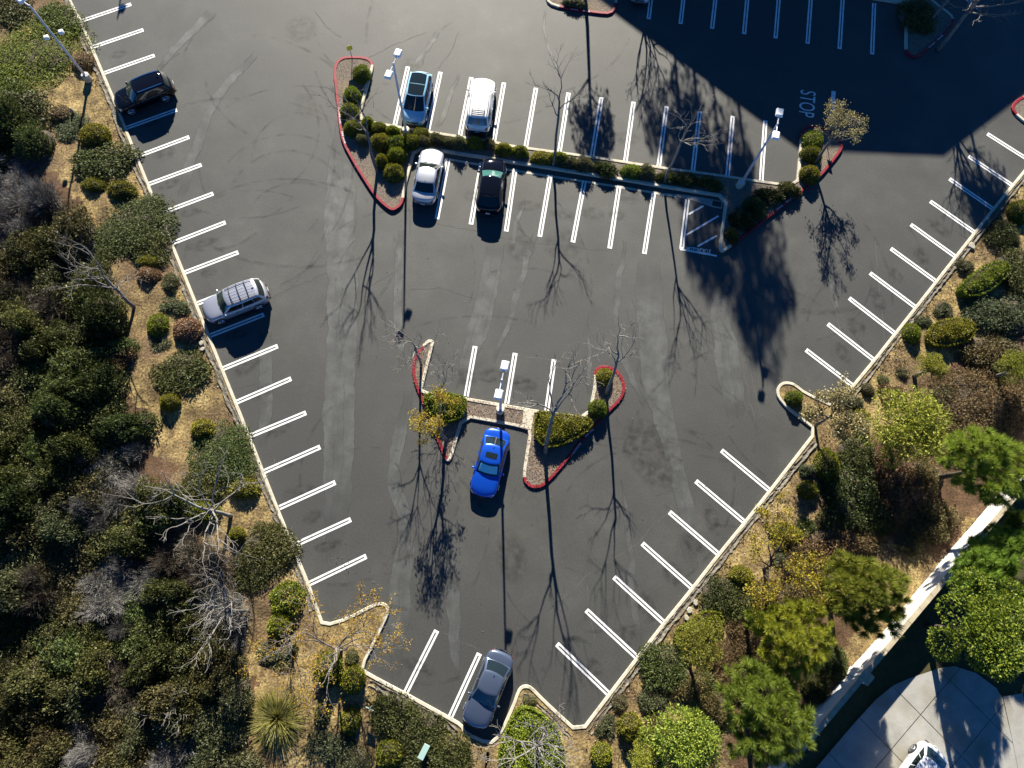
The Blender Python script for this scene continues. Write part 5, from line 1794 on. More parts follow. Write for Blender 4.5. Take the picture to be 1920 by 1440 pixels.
def hedge_poly(pxs, h, label, seed, n=5200, mat='clip', group=GL, name='clipped_hedge'):
    """flat-topped clipped hedge with a free plan"""
    rng = np.random.default_rng(seed)
    poly = [g(*p) for p in pxs]
    c = sum(poly, Vector((0, 0))) / len(poly)
    poly = [c + (p - c) * 1.0 for p in poly]
    poly, _ = chaikin(poly, [0] * len(poly), True, 2)
    xs = [p.x for p in poly]; ys = [p.y for p in poly]
    P = np.column_stack([rng.uniform(min(xs), max(xs), n), rng.uniform(min(ys), max(ys), n)])
    P = P[inside(P, poly)]
    loop = poly + [poly[0]]
    d = dist_line(P, loop)
    z = h * np.sqrt(np.clip(1 - (1 - np.clip(d / (h * .75), 0, 1)) ** 2, .02, 1)) * (1 + .10 * np.sin(P[:, 0] * 4.1) * np.sin(P[:, 1] * 3.7)) - .14 * rng.random(len(P)) ** 2
    top = np.column_stack([P, z])
    # flanks
    m = n // 2
    seg = rng.integers(0, len(poly), m); t = rng.random(m)
    A = np.array([(loop[i].x, loop[i].y) for i in range(len(loop))])
    S = A[seg] * (1 - t)[:, None] + A[seg + 1] * t[:, None]
    flank = np.column_stack([S, rng.random(m) * h * .8])
    Q = np.vstack([top, flank]); Q[:, :2] += rng.normal(size=(len(Q), 2)) * .03
    D = rng.normal(size=Q.shape) + np.array([0, 0, .5])
    V, F = leaf_quads(Q - np.array([c.x, c.y, 0]), D, .11 * rng.uniform(.6, 1.3, len(Q)), .07, rng)
    inn = [c + (p - c) * .86 for p in poly]
    k = len(inn)
    cv = np.array([(p.x - c.x, p.y - c.y, 0) for p in inn] + [(p.x - c.x, p.y - c.y, h * .72) for p in inn])
    cf = [(i, (i + 1) % k, k + (i + 1) % k, k + i) for i in range(k)] + [tuple(range(k, 2 * k))]
    me = two_mat(name, V, F, cv, cf, MAT[mat], MAT['bark_dark'])
    o = link(name, me); o.location = (c.x, c.y, .1)
    return tag(o, label, 'hedge', group)


hedge_poly([(1004, 782), (1012, 774), (1050, 780), (1100, 786), (1112, 800), (1085, 820), (1050, 838), (1018, 840), (1002, 822)], .85, 'broad triangular clipped hedge on the right of the arrowhead island', 5, 9000)
hedge_poly([(795, 742), (835, 740), (874, 747), (873, 770), (862, 788), (838, 795), (815, 788), (800, 765)], .8, 'clipped hedge below the yellow-leaved tree on the arrowhead island', 6, 7000)
hedge_poly([(958, 1345), (975, 1322), (1000, 1325), (1045, 1362), (1048, 1390), (1060, 1420), (1040, 1452), (960, 1455), (935, 1430), (938, 1395)], .9, 'clipped olive hedge under the pale starburst tree at the bottom', 7, 16000, group='bank shrubs')
hedge_poly([(1262, 1180), (1300, 1160), (1318, 1143), (1345, 1148), (1352, 1168), (1318, 1182), (1290, 1200), (1265, 1210)], .9, 'curved olive hedge behind the three pale stones on the right bank', 8, 8000, group='bank shrubs')
hedge_poly([(1788, 545), (1815, 520), (1848, 498), (1876, 500), (1880, 520), (1858, 540), (1830, 560), (1798, 562)], 1.0, 'long olive clipped hedge on the right bank, upper of two', 9, 9000, group='bank shrubs')
hedge_poly([(1730, 630), (1745, 608), (1790, 602), (1814, 612), (1816, 632), (1800, 648), (1755, 656), (1732, 650)], 1.0, 'long olive clipped hedge on the right bank, lower of two', 10, 9000, group='bank shrubs')

GB = 'bank shrubs'
for row in [
    # left bank
    ('ivy', 60, 105, 95, 75, 'broad green mound of ground cover beside the tall left lamp post', 1.0, 40),
    ('ivy', 105, 40, 42, 48, 'green mound of ground cover above the floodlights at the top left', .9, 0),
    ('ivy', 22, 160, 40, 40, 'green mound at the left edge above the dark thicket', .9, 0),
    ('brush', 20, 15, 45, 40, 'dark spreading shrub in the top left corner', 1.0, 0),
    ('dry', 156, 115, 20, 20, 'rust brown dead shrub beside the tall left lamp post', .7, 0),
    ('dry', 112, 215, 24, 20, 'pale brown dead shrub left of the short marker post', .6, 0),
    ('clip', 177, 254, 26, 28, 'olive clipped shrub below the black SUV on the left bank', 1.0, 0),
    ('brush', 190, 302, 58, 42, 'spreading dull green shrub below the olive one near the black SUV', 1.0, 15),
    ('clip', 177, 347, 24, 17, 'yellow olive shrub, left of a pair above the large spreading mat', .7, 0),
    ('clip', 228, 357, 28, 20, 'olive shrub, right of a pair above the large spreading mat', .8, 0),
    ('brush', 243, 428, 78, 58, 'largest spreading green mat on the left bank', 1.1, 35),
    ('brush', 284, 466, 42, 36, 'spreading green shrub at the lower end of the largest mat', 1.0, 30),
    ('brushgrey', 130, 235, 30, 26, 'grey green tuft between dirt and thicket at the upper left', .6, 0),
    ('clip', 279, 492, 24, 14, 'olive shrub half in front of a dead brown one on the left bank', .7, 0),
    ('dry', 278, 516, 24, 19, 'dead brown shrub with round shadow above the leaning bare tree', .8, 0),
    ('dull', 320, 530, 16, 20, 'dull tuft behind the kerb above the silver grey SUV', .6, 0),
    ('brushgrey', 326, 575, 26, 18, 'grey green low shrub left of the silver grey SUV', .6, 0),
    ('clip', 296, 610, 19, 26, 'olive upright shrub left of the round dead one', .9, 0),
    ('dry', 350, 617, 27, 24, 'round dead brown shrub close below the silver grey SUV', .9, 0),
    ('blade_small', 235, 560, 22, 30, 'strap-leaved yellow green plant under the leaning bare tree', .5, 0),
    ('blade_small', 262, 660, 22, 28, 'strap-leaved yellow green plant in the dirt left of the dead shrub', .5, 0),
    ('brushgrey', 300, 650, 22, 20, 'grey green low shrub below the upright olive one', .5, 0),
    ('brush', 336, 700, 58, 44, 'spreading green shrub behind the left kerb at mid height', 1.0, 30),
    ('brushbrown', 215, 668, 34, 28, 'brown olive shrub at the thicket edge at mid height', 1.3, 0),
    ('clip', 318, 754, 19, 18, 'small round olive shrub alone on straw coloured dirt', .9, 0),
    ('clip', 381, 805, 24, 19, 'olive shrub left of the kerb above the large green mat', .8, 0),
    ('brush', 413, 862, 54, 66, 'large green mat overhanging the left kerb', 1.1, 20),
    ('brush', 385, 905, 45, 40, 'green mat joining the thicket below the olive shrub', 1.0, 0),
    ('clip', 457, 916, 30, 22, 'olive shrub close to the kerb beside the wide pale bare tree', .8, 0),
    ('clip', 383, 958, 30, 22, 'yellow green shrub under the wide pale bare tree', .8, 0),
    ('clip', 444, 1003, 15, 16, 'small round yellow olive shrub below the wide pale bare tree', .8, 0),
    ('brush', 500, 1032, 46, 46, 'green mat behind the kerb below the wide pale bare tree', 1.0, 30),
    ('brush', 470, 1075, 40, 36, 'green mat beside the lower pale bare tree', .9, 0),
    ('clip', 538, 1123, 32, 34, 'lumpy olive shrub at the lower left kerb, upper of two', 1.0, 0),
    ('clip', 524, 1172, 24, 26, 'lumpy olive shrub at the lower left kerb, lower of two', 1.0, 0),
    ('brushgrey', 515, 1228, 30, 22, 'grey green low shrub above the spiky grass clump', .5, 0),
    ('clip', 614, 1255, 26, 34, 'tall olive shrub under the yellow-leaved tree, left of two', 1.5, 0),
    ('clip', 661, 1275, 21, 26, 'tall olive shrub under the yellow-leaved tree, right of two', 1.4, 0),
    ('dull', 605, 1335, 18, 24, 'dull shrub right of the spiky grass clump', .8, 0),
    ('clip', 657, 1350, 20, 26, 'olive shrub beside the pale green sign post', .9, 0),
    ('brush', 733, 1340, 40, 38, 'spreading shrub along the bottom kerb, left of three', .9, 0),
    ('brush', 788, 1374, 44, 38, 'spreading shrub along the bottom kerb, middle of three', .9, 0),
    ('brush', 846, 1412, 38, 34, 'spreading shrub along the bottom kerb, right of three', .9, 0),
    ('brush', 800, 1430, 60, 34, 'spreading shrub cut by the bottom edge under the box lid', .9, 0),
    ('clip', 729, 1415, 27, 27, 'olive shrub at the bottom edge left of the pale green box lid', 1.0, 0),
    ('brushgrey', 620, 1400, 42, 40, 'thin grey shrub at the bottom right of the grass clump', .8, 0),
    ('brushgrey', 660, 1430, 36, 28, 'thin grey shrub at the bottom edge below the sign', .8, 0),
    ('dull', 545, 1215, 15, 13, 'small dull tuft on straw dirt near the lower left kerb', .4, 0),
    ('dull', 660, 1232, 12, 16, 'small dull tuft in the lower left kerb nook', .5, 0),
    ('dull', 993, 1313, 14, 9, 'tiny green tuft in the tip of the bottom nook', .3, 0),
    # right bank
    ('clip', 1490, 746, 15, 15, 'dark green shrub in the rounded island on the right kerb', .8, 0),
    ('clip', 1553, 872, 21, 32, 'tall dark olive shrub on the right bank below the rounded island', 1.1, 0),
    ('clip', 1516, 918, 18, 17, 'round dark olive shrub below left of the tall one on the right bank', .9, 0),
    ('brushgrey', 1515, 883, 15, 12, 'small grey green tuft between the two dark olive shrubs', .5, 0),
    ('clip', 1615, 785, 17, 20, 'round olive shrub left of the bright airy tree', .9, 0),
    ('brushgrey', 1601, 756, 17, 16, 'grey green low shrub by the right kerb near the rounded island', .5, 0),
    ('dull', 1626, 730, 13, 12, 'dull tuft behind the right kerb above the rounded island', .4, 0),
    ('clip', 1474, 1000, 30, 20, 'olive shrub beside the yellow-leaved tree on the right bank', .9, 0),
    ('clip', 1390, 1078, 22, 18, 'bright olive shrub behind the right kerb under the yellow-leaved tree', .9, 0),
    ('brush', 1350, 1118, 36, 40, 'spreading shrub behind the right kerb above the curved hedge', .9, 0),
    ('brush', 1245, 1252, 42, 42, 'spreading shrub behind the lower right kerb', 1.1, 0),
    ('brushbrown', 1290, 1290, 34, 34, 'brown olive shrub below the small bright tree', 1.0, 0),
    ('clip', 1183, 1365, 25, 25, 'round olive ball shrub with crisp shadow, upper of two at the bottom', 1.2, 0),
    ('clip', 1129, 1416, 20, 23, 'round olive ball shrub, lower of two at the bottom edge', 1.2, 0),
    ('brushgrey', 1136, 1362, 19, 24, 'grey green tuft left of the round ball shrub', .6, 0),
    ('dull', 1160, 1318, 15, 15, 'dull brown tuft by the lower right kerb', .4, 0),
    ('clip', 1710, 625, 15, 21, 'narrow dark olive shrub left of the lower long hedge', .9, 0),
    ('brushgrey', 1732, 604, 16, 12, 'grey green tuft above the lower long hedge', .5, 0),
    ('brushgrey', 1768, 582, 18, 16, 'grey green tuft between the two long hedges', .5, 0),
    ('brushgrey', 1810, 500, 16, 18, 'grey green tuft left of the upper long hedge', .5, 0),
    ('brush', 1885, 440, 29, 27, 'round green shrub near the right edge above the long hedges', 1.0, 0),
    ('clip', 1912, 397, 18, 24, 'olive shrub at the right edge beside the upper kerb', 1.0, 0),
    ('brush', 1905, 500, 32, 44, 'spreading green shrub at the right edge right of the upper long hedge', 1.1, 0),
    ('brushgrey', 1850, 585, 46, 34, 'wide grey green shrub between the long hedges and the right edge', 1.0, 0),
    ('brushgrey', 1895, 590, 40, 40, 'grey green shrub at the right edge below the upper hedge', 1.2, 0),
    ('brushbrown', 1850, 660, 50, 40, 'brown olive shrub below the lower long hedge', 1.1, 0),
    ('brushbrown', 1835, 755, 68, 62, 'largest brown olive shrub on the right bank', 1.3, 0),
    ('brushbrown', 1790, 820, 40, 34, 'brown olive shrub between the bright airy tree and the tall pine', 1.1, 0),
    ('brushbrown', 1905, 760, 40, 46, 'brown olive shrub at the right edge above the tall pine', 1.2, 0),
    ('brush', 1602, 930, 50, 55, 'spreading dark green shrub in the middle of the right bank', 1.2, 0),
    ('brush', 1640, 970, 38, 34, 'spreading green shrub left of the rusty brown one', 1.1, 0),
    ('brushbrown', 1700, 925, 52, 52, 'rusty brown shrub in the middle of the right bank', 1.2, 0),
    ('brushbrown', 1752, 975, 42, 36, 'rusty brown shrub beside the white wall', 1.1, 0),
    ('brushbrown', 1740, 890, 34, 30, 'rusty brown shrub at the foot of the tall pine', 1.0, 0),
    ('brush', 1605, 850, 36, 30, 'dim green shrub under the bright airy tree', 1.0, 0),
    ('brushbrown', 1560, 1025, 48, 40, 'brown olive shrub above the large round pine', 1.1, 0),
    ('brushbrown', 1500, 1055, 40, 38, 'brown olive shrub right of the yellow-leaved tree', 1.0, 0),
    ('brush', 1395, 1125, 34, 36, 'dark green shrub below the yellow-leaved tree', 1.0, 0),
    ('brushbrown', 1440, 1120, 40, 36, 'brown olive shrub between yellow-leaved tree and yellow pine', 1.0, 0),
    ('brushbrown', 1500, 1110, 34, 30, 'brown olive shrub left of the large round pine', 1.0, 0),
    ('brushbrown', 1390, 1200, 34, 40, 'brown shrub right of the small bright tree', .9, 0),
    ('brushbrown', 1375, 1270, 30, 34, 'brown shrub left of the lowest round pine', .9, 0),
    ('brushbrown', 1345, 1330, 34, 34, 'dim brown shrub above the bright bottom tree', .9, 0),
    ('dull', 1705, 1025, 22, 18, 'small dry shrub on bare dirt beside the white wall', .6, 0),
    ('dull', 1460, 1145, 22, 20, 'dull tuft beside the yellow green pine', .8, 0),
    ('brush', 1560, 1245, 32, 34, 'dark shrub under the pines against the wall', .9, 0),
    ('brush', 1530, 1290, 26, 30, 'dark shrub between the two lower pines and the wall', .9, 0),
    ('dull', 1690, 700, 14, 12, 'dull tuft on dry dirt near the right kerb', .4, 0),
    ('dull', 1655, 712, 12, 11, 'small brown tuft on dry dirt by the right kerb', .3, 0),
    ('brush', 1720, 25, 34, 34, 'dark round bush in the shaded top right island', 1.2, 0),
    ('brushbrown', 1672, 738, 26, 22, 'low brown scrub above the large bright airy tree', .6, 20),
    ('brushgrey', 1770, 740, 30, 24, 'grey green scrub between the airy trees and largest brown shrub', .8, 40),
    ('brushbrown', 1650, 868, 34, 26, 'low brown scrub left of the rusty shrub', .7, 10),
    ('brushbrown', 1868, 815, 30, 34, 'brown scrub above the pine at the right edge', .9, 0),
    ('brush', 1560, 975, 30, 26, 'low green scrub left of the dark spreading shrub', .6, 30),
    ('brushbrown', 1612, 1015, 40, 24, 'low brown scrub just above the large round pine', .7, 15),
    ('brushbrown', 1540, 1075, 30, 24, 'low brown scrub touching the left of the large round pine', .7, 0),
    ('brushgrey', 1465, 1050, 24, 20, 'grey green scrub right of the yellow-leaved tree trunk', .6, 0),
    ('brushbrown', 1425, 1245, 32, 26, 'brown scrub between yellow pine and lowest round pine', .7, 0),
    ('brushbrown', 1350, 1225, 28, 30, 'brown scrub right of the bright airy tree by the curved hedge', .7, 0),
    ('brush', 1322, 1282, 26, 24, 'low green scrub above the wide bright bottom tree', .6, 0),
    ('brushgrey', 1225, 1318, 24, 26, 'grey green scrub right of the upper ball shrub', .6, 0),
    ('brushbrown', 1232, 1368, 24, 24, 'brown scrub between the ball shrub and bottom airy trees', .6, 0),
    ('brushbrown', 1690, 972, 34, 24, 'rusty low scrub on the dirt patch before the wall', .7, 25),
    ('brush', 1510, 985, 24, 20, 'low green scrub right of the olive shrub by the yellow tree', .5, 0),
    ('brushgrey', 1885, 660, 34, 26, 'grey green scrub near the right edge above the airy tree', .8, 0),
    ('dull', 1076, 6, 24, 10, 'low dark shrub in the top edge island', .5, 0),
]:
    kd, x, y, a, b, lb, hh, rt = row
    shrub(kd, x, y, a, b, lb, h=hh, rot=rt, group=GB)
shrub('yucca', 517, 1350, 60, 60, 'spiky fountain of yellow green blades at the lower left', h=1.6, group='spiky clumps', name='grass_clump', cat='grass clump')

# the thicket on the left: kinds follow the photo's patches
anchors = [('twiggrey', 60, 340), ('twigbrown', 110, 400), ('twiggrey', 30, 430), ('twigbrown', 40, 560), ('darkleaf', 40, 600), ('twigbrown', 20, 640), ('twiggrey', 215, 1110), ('twiggrey', 255, 1060), ('twiggrey', 175, 1000), ('twigbrown', 330, 1050), ('darkleaf', 310, 1000), ('twiggrey', 150, 1380), ('twiggrey', 420, 1200), ('twiggrey', 340, 1370), ('brushgrey', 390, 1330), ('twiggrey', 215, 885), ('darkleaf', 300, 1150), ('oliveleaf', 390, 1260), ('oliveleaf', 330, 1330), ('twiggrey', 300, 1420), ('brushgrey', 420, 1420),
           ('darkleaf', 160, 560), ('darkleaf', 190, 620), ('darkleaf', 220, 780), ('darkleaf', 180, 830), ('darkleaf', 110, 870), ('darkleaf', 60, 830), ('darkleaf', 210, 1010), ('darkleaf', 40, 1180), ('darkleaf', 320, 1290), ('darkleaf', 100, 750), ('darkleaf', 130, 650), ('darkleaf', 20, 260), ('darkleaf', 40, 210), ('darkleaf', 10, 900), ('darkleaf', 80, 690), ('darkleaf', 240, 720),
           ('oliveleaf', 60, 500), ('oliveleaf', 100, 480), ('oliveleaf', 50, 770), ('oliveleaf', 40, 1000), ('oliveleaf', 110, 1150), ('twigbrown', 230, 1300), ('oliveleaf', 60, 1300), ('brushgrey', 180, 1310), ('oliveleaf', 60, 1390), ('oliveleaf', 200, 1400), ('oliveleaf', 90, 1260), ('oliveleaf', 270, 990), ('oliveleaf', 110, 900), ('brushgrey', 130, 1330), ('brushgrey', 260, 1360), ('brushgrey', 20, 1080), ('twigbrown', 60, 1130), ('oliveleaf', 130, 420), ('oliveleaf', 130, 1060), ('brushgrey', 70, 960), ('darkleaf', 120, 1230), ('twiggrey', 10, 350)]
rt_ = random.Random(77)
pts_t = []
tries = 0
poly_px = [(-50, 195), (40, 195), (75, 260), (100, 345), (148, 400), (155, 480), (188, 575), (202, 700), (232, 790), (285, 885), (325, 960), (400, 1060), (435, 1160), (450, 1280), (430, 1400), (420, 1480), (-50, 1480)]
pv = [Vector(p) for p in poly_px]
while tries < 9000 and len(pts_t) < 190:
    tries += 1
    x, y = rt_.uniform(-40, 455), rt_.uniform(200, 1470)
    if not inside(np.array([[x, y]]), pv)[0]: continue
    sp = 37
    if any((x - a) ** 2 + (y - b) ** 2 < sp * sp for a, b in pts_t): continue
    pts_t.append((x, y))
TH_LAB = {'twiggrey': ('grey leafless shrub', 'grey leafless shrubs of the left thicket'), 'twigbrown': ('brown leafless shrub', 'brown leafless shrubs of the left thicket'), 'darkleaf': ('dark green leafy shrub', 'dark green shrubs of the left thicket'),
          'oliveleaf': ('olive leafy shrub', 'olive shrubs of the left thicket'), 'brushgrey': ('soft grey green shrub', 'grey green shrubs of the left thicket')}
BANDS = [(330, 'level with black SUV'), (480, 'level with largest green mat'), (640, 'level with silver grey SUV'), (800, 'level with small lone olive ball'), (940, 'level with mat on the kerb'), (1080, 'level with wide bare tree'), (1210, 'level with lower bare tree'), (1330, 'level with spiky clump'), (9999, 'near the bottom edge')]
plan = []
for (x, y) in sorted(pts_t, key=lambda q: q[1]):
    kd = min(anchors, key=lambda a: (a[1] - x) ** 2 + (a[2] - y) ** 2 + rt_.uniform(0, 2500))[0]
    band = next(b for lim, b in BANDS if y < lim)
    edge = 85 + max(0, (y - 200)) * .22
    side = 'by left edge' if x < edge * .5 else ('dirt side' if x > edge * 1.05 else 'mid thicket')
    plan.append((x, y, kd, band, side))
tally = {}
for (x, y, kd, band, side) in plan:
    same = [q for q in plan if q[2:] == (kd, band, side)]
    i_ = tally.get((kd, band, side), 0); tally[(kd, band, side)] = i_ + 1
    rank = '' if len(same) == 1 else ', %s from top' % ORD[i_]
    lb = '%s %s, %s%s' % (TH_LAB[kd][0], side, band, rank)
    assert len(lb.replace('-', ' ').split()) <= 17, lb
    rr = rt_.uniform(34, 50)
    hh = rt_.choice((1.0, 1.3, 1.7, 2.1, 2.7, 3.4)) * rt_.uniform(.85, 1.15) * (1.0 if 'twig' not in kd else .7)
    o = shrub(kd, x, y, rr, rr, lb, h=hh, group=TH_LAB[kd][1])
    o.scale[0] *= rt_.uniform(.72, 1.3); o.scale[1] *= rt_.uniform(.72, 1.3)
    o.rotation_euler[0] = rt_.uniform(-.1, .1); o.rotation_euler[1] = rt_.uniform(-.1, .1)

# pines and leafy trees on the right
GP_ = 'pines along the white wall'
for kd, x, y, r, hc, lb, sq in [
    ('pine', 1845, 874, 82, 5.2, 'bright green pine at the right edge above the wall', .85),
    ('pine', 1608, 1112, 88, 4.4, 'large round green pine against the middle of the wall', .85),
    ('pine_y', 1487, 1200, 68, 4.2, 'yellow green pine left of the large round pine', 1.1),
    ('pine', 1437, 1342, 80, 4.2, 'lowest round pine by the wall near the bottom edge', 1.15),
    ('pine', 1846, 1052, 84, 4.0, 'dark green pine hanging over the wall on the right', .55),
    ('pine', 1918, 1000, 46, 3.6, 'shaded dark pine beyond the wall at the right edge', 1.1),
    ('pine_y', 1421, 1165, 26, 2.6, 'small yellow pine tuft above the yellow green pine', 1.0),
]:
    crowned(kd, x, y, r, hc, lb, 'pine_tree', GP_, sq, flat=1.05)
GA = 'bright airy trees on the right bank'
for x, y, r, hc, lb in [(1695, 800, 78, 2.6, 'bright yellow green airy tree in the middle of the right bank'), (1745, 690, 32, 2.2, 'small bright airy tree above the large airy one'), (1905, 690, 40, 2.4, 'bright airy tree at the right edge below the hedges'),
                        (1312, 1205, 48, 3.0, 'bright airy tree right of the curved hedge'), (1280, 1400, 84, 2.6, 'wide bright airy tree at the bottom edge'), (1215, 1425, 40, 2.2, 'small bright airy tree left of the wide one at the bottom edge'), (1905, 1110, 30, 2.2, 'bright small tree between dark pine and large leafy tree')]:
    crowned('acacia', x, y, r, hc, lb, 'airy_tree', GA, 1.0, trunk='bark_grey')
crowned('broad', 1850, 1185, 112, 6.0, 'large round leafy green tree over the driveway', 'leafy_tree', None, .95)

# bare and nearly bare trees
GT = 'bare deciduous trees'
W_ = 'bark_white'
tree_thing('bare_tree', 'bare tree leaning up from the gravel tail of the long island', (709, 325), 201, 8.2, 3.6, .22, (-1.0, 2.2), 4, .12, 3, 'bark_grey', ('autumn', 2, .08, .06), GT, minr=.007)
tree_thing('bare_tree', 'slender bare tree in the strip between stall rows, left of two', (1037, 314), 202, 8.0, 5.0, .6, (-.2, 3.4), 4, .10, 3, 'bark_grey', None, GT, minr=.007)
tree_thing('bare_tree', 'slender bare tree in the strip near the shaded stalls, right of two', (1245, 344), 203, 8.2, 4.8, .6, (.3, 1.2), 4, .09, 4, W_, None, GT, minr=.007)
tree_thing('tan_leaf_tree', 'tree with tan dry leaves at the right tip of the long island', (1524, 308), 204, 5.2, 2.6, .7, (.9, 1.6), 4, .11, 5, 'bark_grey', ('tan_leaf', 9, .10, .9), GT)
tree_thing('bare_tree', 'bare tree at the upper tip of the left wing of the arrowhead island', (790, 683), 205, 6.6, 3.8, .75, (-.3, .2), 4, .085, 3, W_, ('tan_leaf', 2, .07, .12), GT, minr=.007)
tree_thing('autumn_tree', 'tree with yellow autumn leaves on the arrowhead island', (838, 826), 206, 5.4, 2.8, .75, (-1.3, 1.1), 4, .11, 4, W_, ('autumn', 14, .11, .75), GT, minr=.007)
tree_thing('bare_tree', 'thin bare tree beside the first stall of the arrowhead island', (829, 742), 207, 4.0, 1.4, .5, (.2, .6), 4, .05, 4, W_, None, GT, minr=.010)
tree_thing('bare_tree', 'pale bare tree in the broad triangular hedge', (1022, 850), 308, 10.0, 5.4, .5, (.1, 3.6), 4, .13, 3, W_, None, GT, minr=.007)
tree_thing('bare_tree', 'bare tree in the tip of the right wing of the arrowhead island', (1136, 739), 209, 8.4, 5.0, .6, (.0, 2.2), 4, .10, 3, W_, None, GT, minr=.007)
tree_thing('pale_leaf_tree', 'tree with pale olive leaves at the rounded island on the right kerb', (1527, 800), 210, 4.8, 2.4, .8, (.2, .6), 4, .10, 5, 'bark_grey', ('pale_leaf', 16, .13, 1.0), GT)
tree_thing('autumn_tree', 'wide tree with sparse yellow leaves at the lower left kerb nook', (641, 1216), 211, 6.4, 1.8, 1.5, (-.2, .4), 4, .10, 8, 'bark_grey', ('autumn', 9, .10, .8), GT, minr=.010)
tree_thing('bare_tree', 'pale starburst bare tree at the bottom beside the slate sedan', (1005, 1385), 212, 6.0, 2.0, 1.25, (.0, -.1), 4, .12, 9, W_, None, GT, minr=.010)
tree_thing('bare_tree', 'leaning bare tree on the left bank beside the dead shrubs', (255, 578), 213, 6.4, 2.6, .9, (-1.4, 1.6), 4, .12, 4, 'bark_grey', None, GT, minr=.010)
tree_thing('bare_tree', 'wide pale bare tree on the left bank over the green mat', (436, 968), 214, 7.0, 2.6, 1.3, (-1.6, .4), 4, .13, 7, W_, None, GT, minr=.010)
tree_thing('bare_tree', 'pale bare tree on the left bank nearest the lower thicket', (468, 1148), 215, 6.2, 2.4, 1.1, (-1.2, .6), 4, .12, 6, W_, None, GT, minr=.010)
tree_thing('autumn_tree', 'sparse tree with bright yellow leaves behind the right kerb', (1428, 1068), 216, 5.8, 2.0, .8, (-.3, .6), 4, .11, 7, 'bark_dark', ('yellow_leaf', 14, .12, .85), GT)
tree_thing('bare_tree', 'bare tree with few tan leaves in the dark top right island', (1738, 42), 217, 6.0, 3.4, .6, (1.5, 1.0), 4, .14, 4, 'bark_grey', ('tan_leaf', 3, .10, .4), GT)
tree_thing('bare_tree', 'thin bare sapling standing in the shrubs left of the lower kerb nook', (555, 1195), 218, 2.6, .8, .8, (0, 0), 3, .05, 5, W_, None, GT, minr=.010)
tree_thing('dead_shrub_snag', 'pale dead snag in the lower thicket', (352, 1330), 219, 3.4, .9, .9, (-.3, .2), 3, .06, 6, W_, None, GT, minr=.010)

# tall trees standing beyond the top edge, which throw the dappled shade on the upper lot
def off_tree(label, shadow_px, hc, R, seed, flat=1.2):
    s = g(*shadow_px) + Vector(SUN_AZ) * (hc / math.tan(SUN_EL))
    k = COUNT.get('euc', 0); COUNT['euc'] = k + 1
    root = empty('eucalyptus_tree', (s.x, s.y, 0))
    tag(root, label, 'tree', 'tall trees beyond the top edge')
    c = bpy.data.objects.new('crown', CROWN['euc'][k % 3]); COL.objects.link(c); c.parent = root
    c.location = (0, 0, hc); c.scale = (R, R, R * flat); c.rotation_euler = (0, 0, seed)
    m_ = MB(); m_.tube([(0, 0, -.1), (.2, .1, hc * .5), (0, 0, hc), (.1, 0, hc + R * .7)], [.2, .15, .1, .03], 8)
    m_.build('trunk', MAT['bark_grey'], root, True)
    rs = random.Random(seed); b_ = MB()
    for q in range(9):
        a = q * .8 + rs.uniform(-.3, .3)
        z = hc + rs.uniform(-.9, .5) * R
        b_.tube([(0, 0, z), (math.cos(a) * R * .4, math.sin(a) * R * .4, z + .35 * R), (math.cos(a) * R * .75, math.sin(a) * R * .75, z + .55 * R)], [.09, .05, .02], 5)
    b_.build('branches', MAT['bark_grey'], root, True)


off_tree('tall tree beyond the top edge shading the upper stalls, leftmost', (1108, 225), 9.0, 2.2, 1)
off_tree('tall tree beyond the top edge shading the stall lines before the shaded block', (1275, 215), 15.0, 3.6, 2, 1.3)
off_tree('tall tree beyond the top edge shading the stalls left of the right lamp', (1350, 285), 17.0, 3.8, 3, 1.3)
off_tree('tall tree beyond the top edge shading the motorcycle bay', (1330, 430), 19.0, 2.6, 4, 1.3)
off_tree('tall tree beyond the top edge shading the asphalt below the long island', (1415, 455), 20.0, 3.3, 5, 1.7)
off_tree('tall tree beyond the top edge shading the right stalls', (1840, 340), 12.0, 2.6, 6, 1.2)
tree_thing('bare_tree', 'bare tree beyond the top edge whose shadow falls by the blue stall line', g(1215, 130) + Vector(SUN_AZ) * 11.0, 221, 8.0, 3.6, .6, (0, 0), 4, .14, 5, 'bark_grey', None, GT)
tree_thing('bare_tree', 'bare tree beyond the top edge whose trunk shadow crosses the right stalls', g(1810, 330) + Vector(SUN_AZ) * 12.0, 222, 8.5, 4.6, .6, (0, 0), 4, .16, 5, 'bark_grey', None, GT)

# ================================================================== GROUND LITTER (uncountable)
def scatter_points(n, polys, seed, lim=None):
    rng = np.random.default_rng(seed)
    out = []
    for poly, share in polys:
        xs = [p.x for p in poly]; ys = [p.y for p in poly]
        P = np.column_stack([rng.uniform(min(xs), max(xs), int(n * share)), rng.uniform(min(ys), max(ys), int(n * share))])
        out.append(P[inside(P, poly)])
    return np.vstack(out), rng


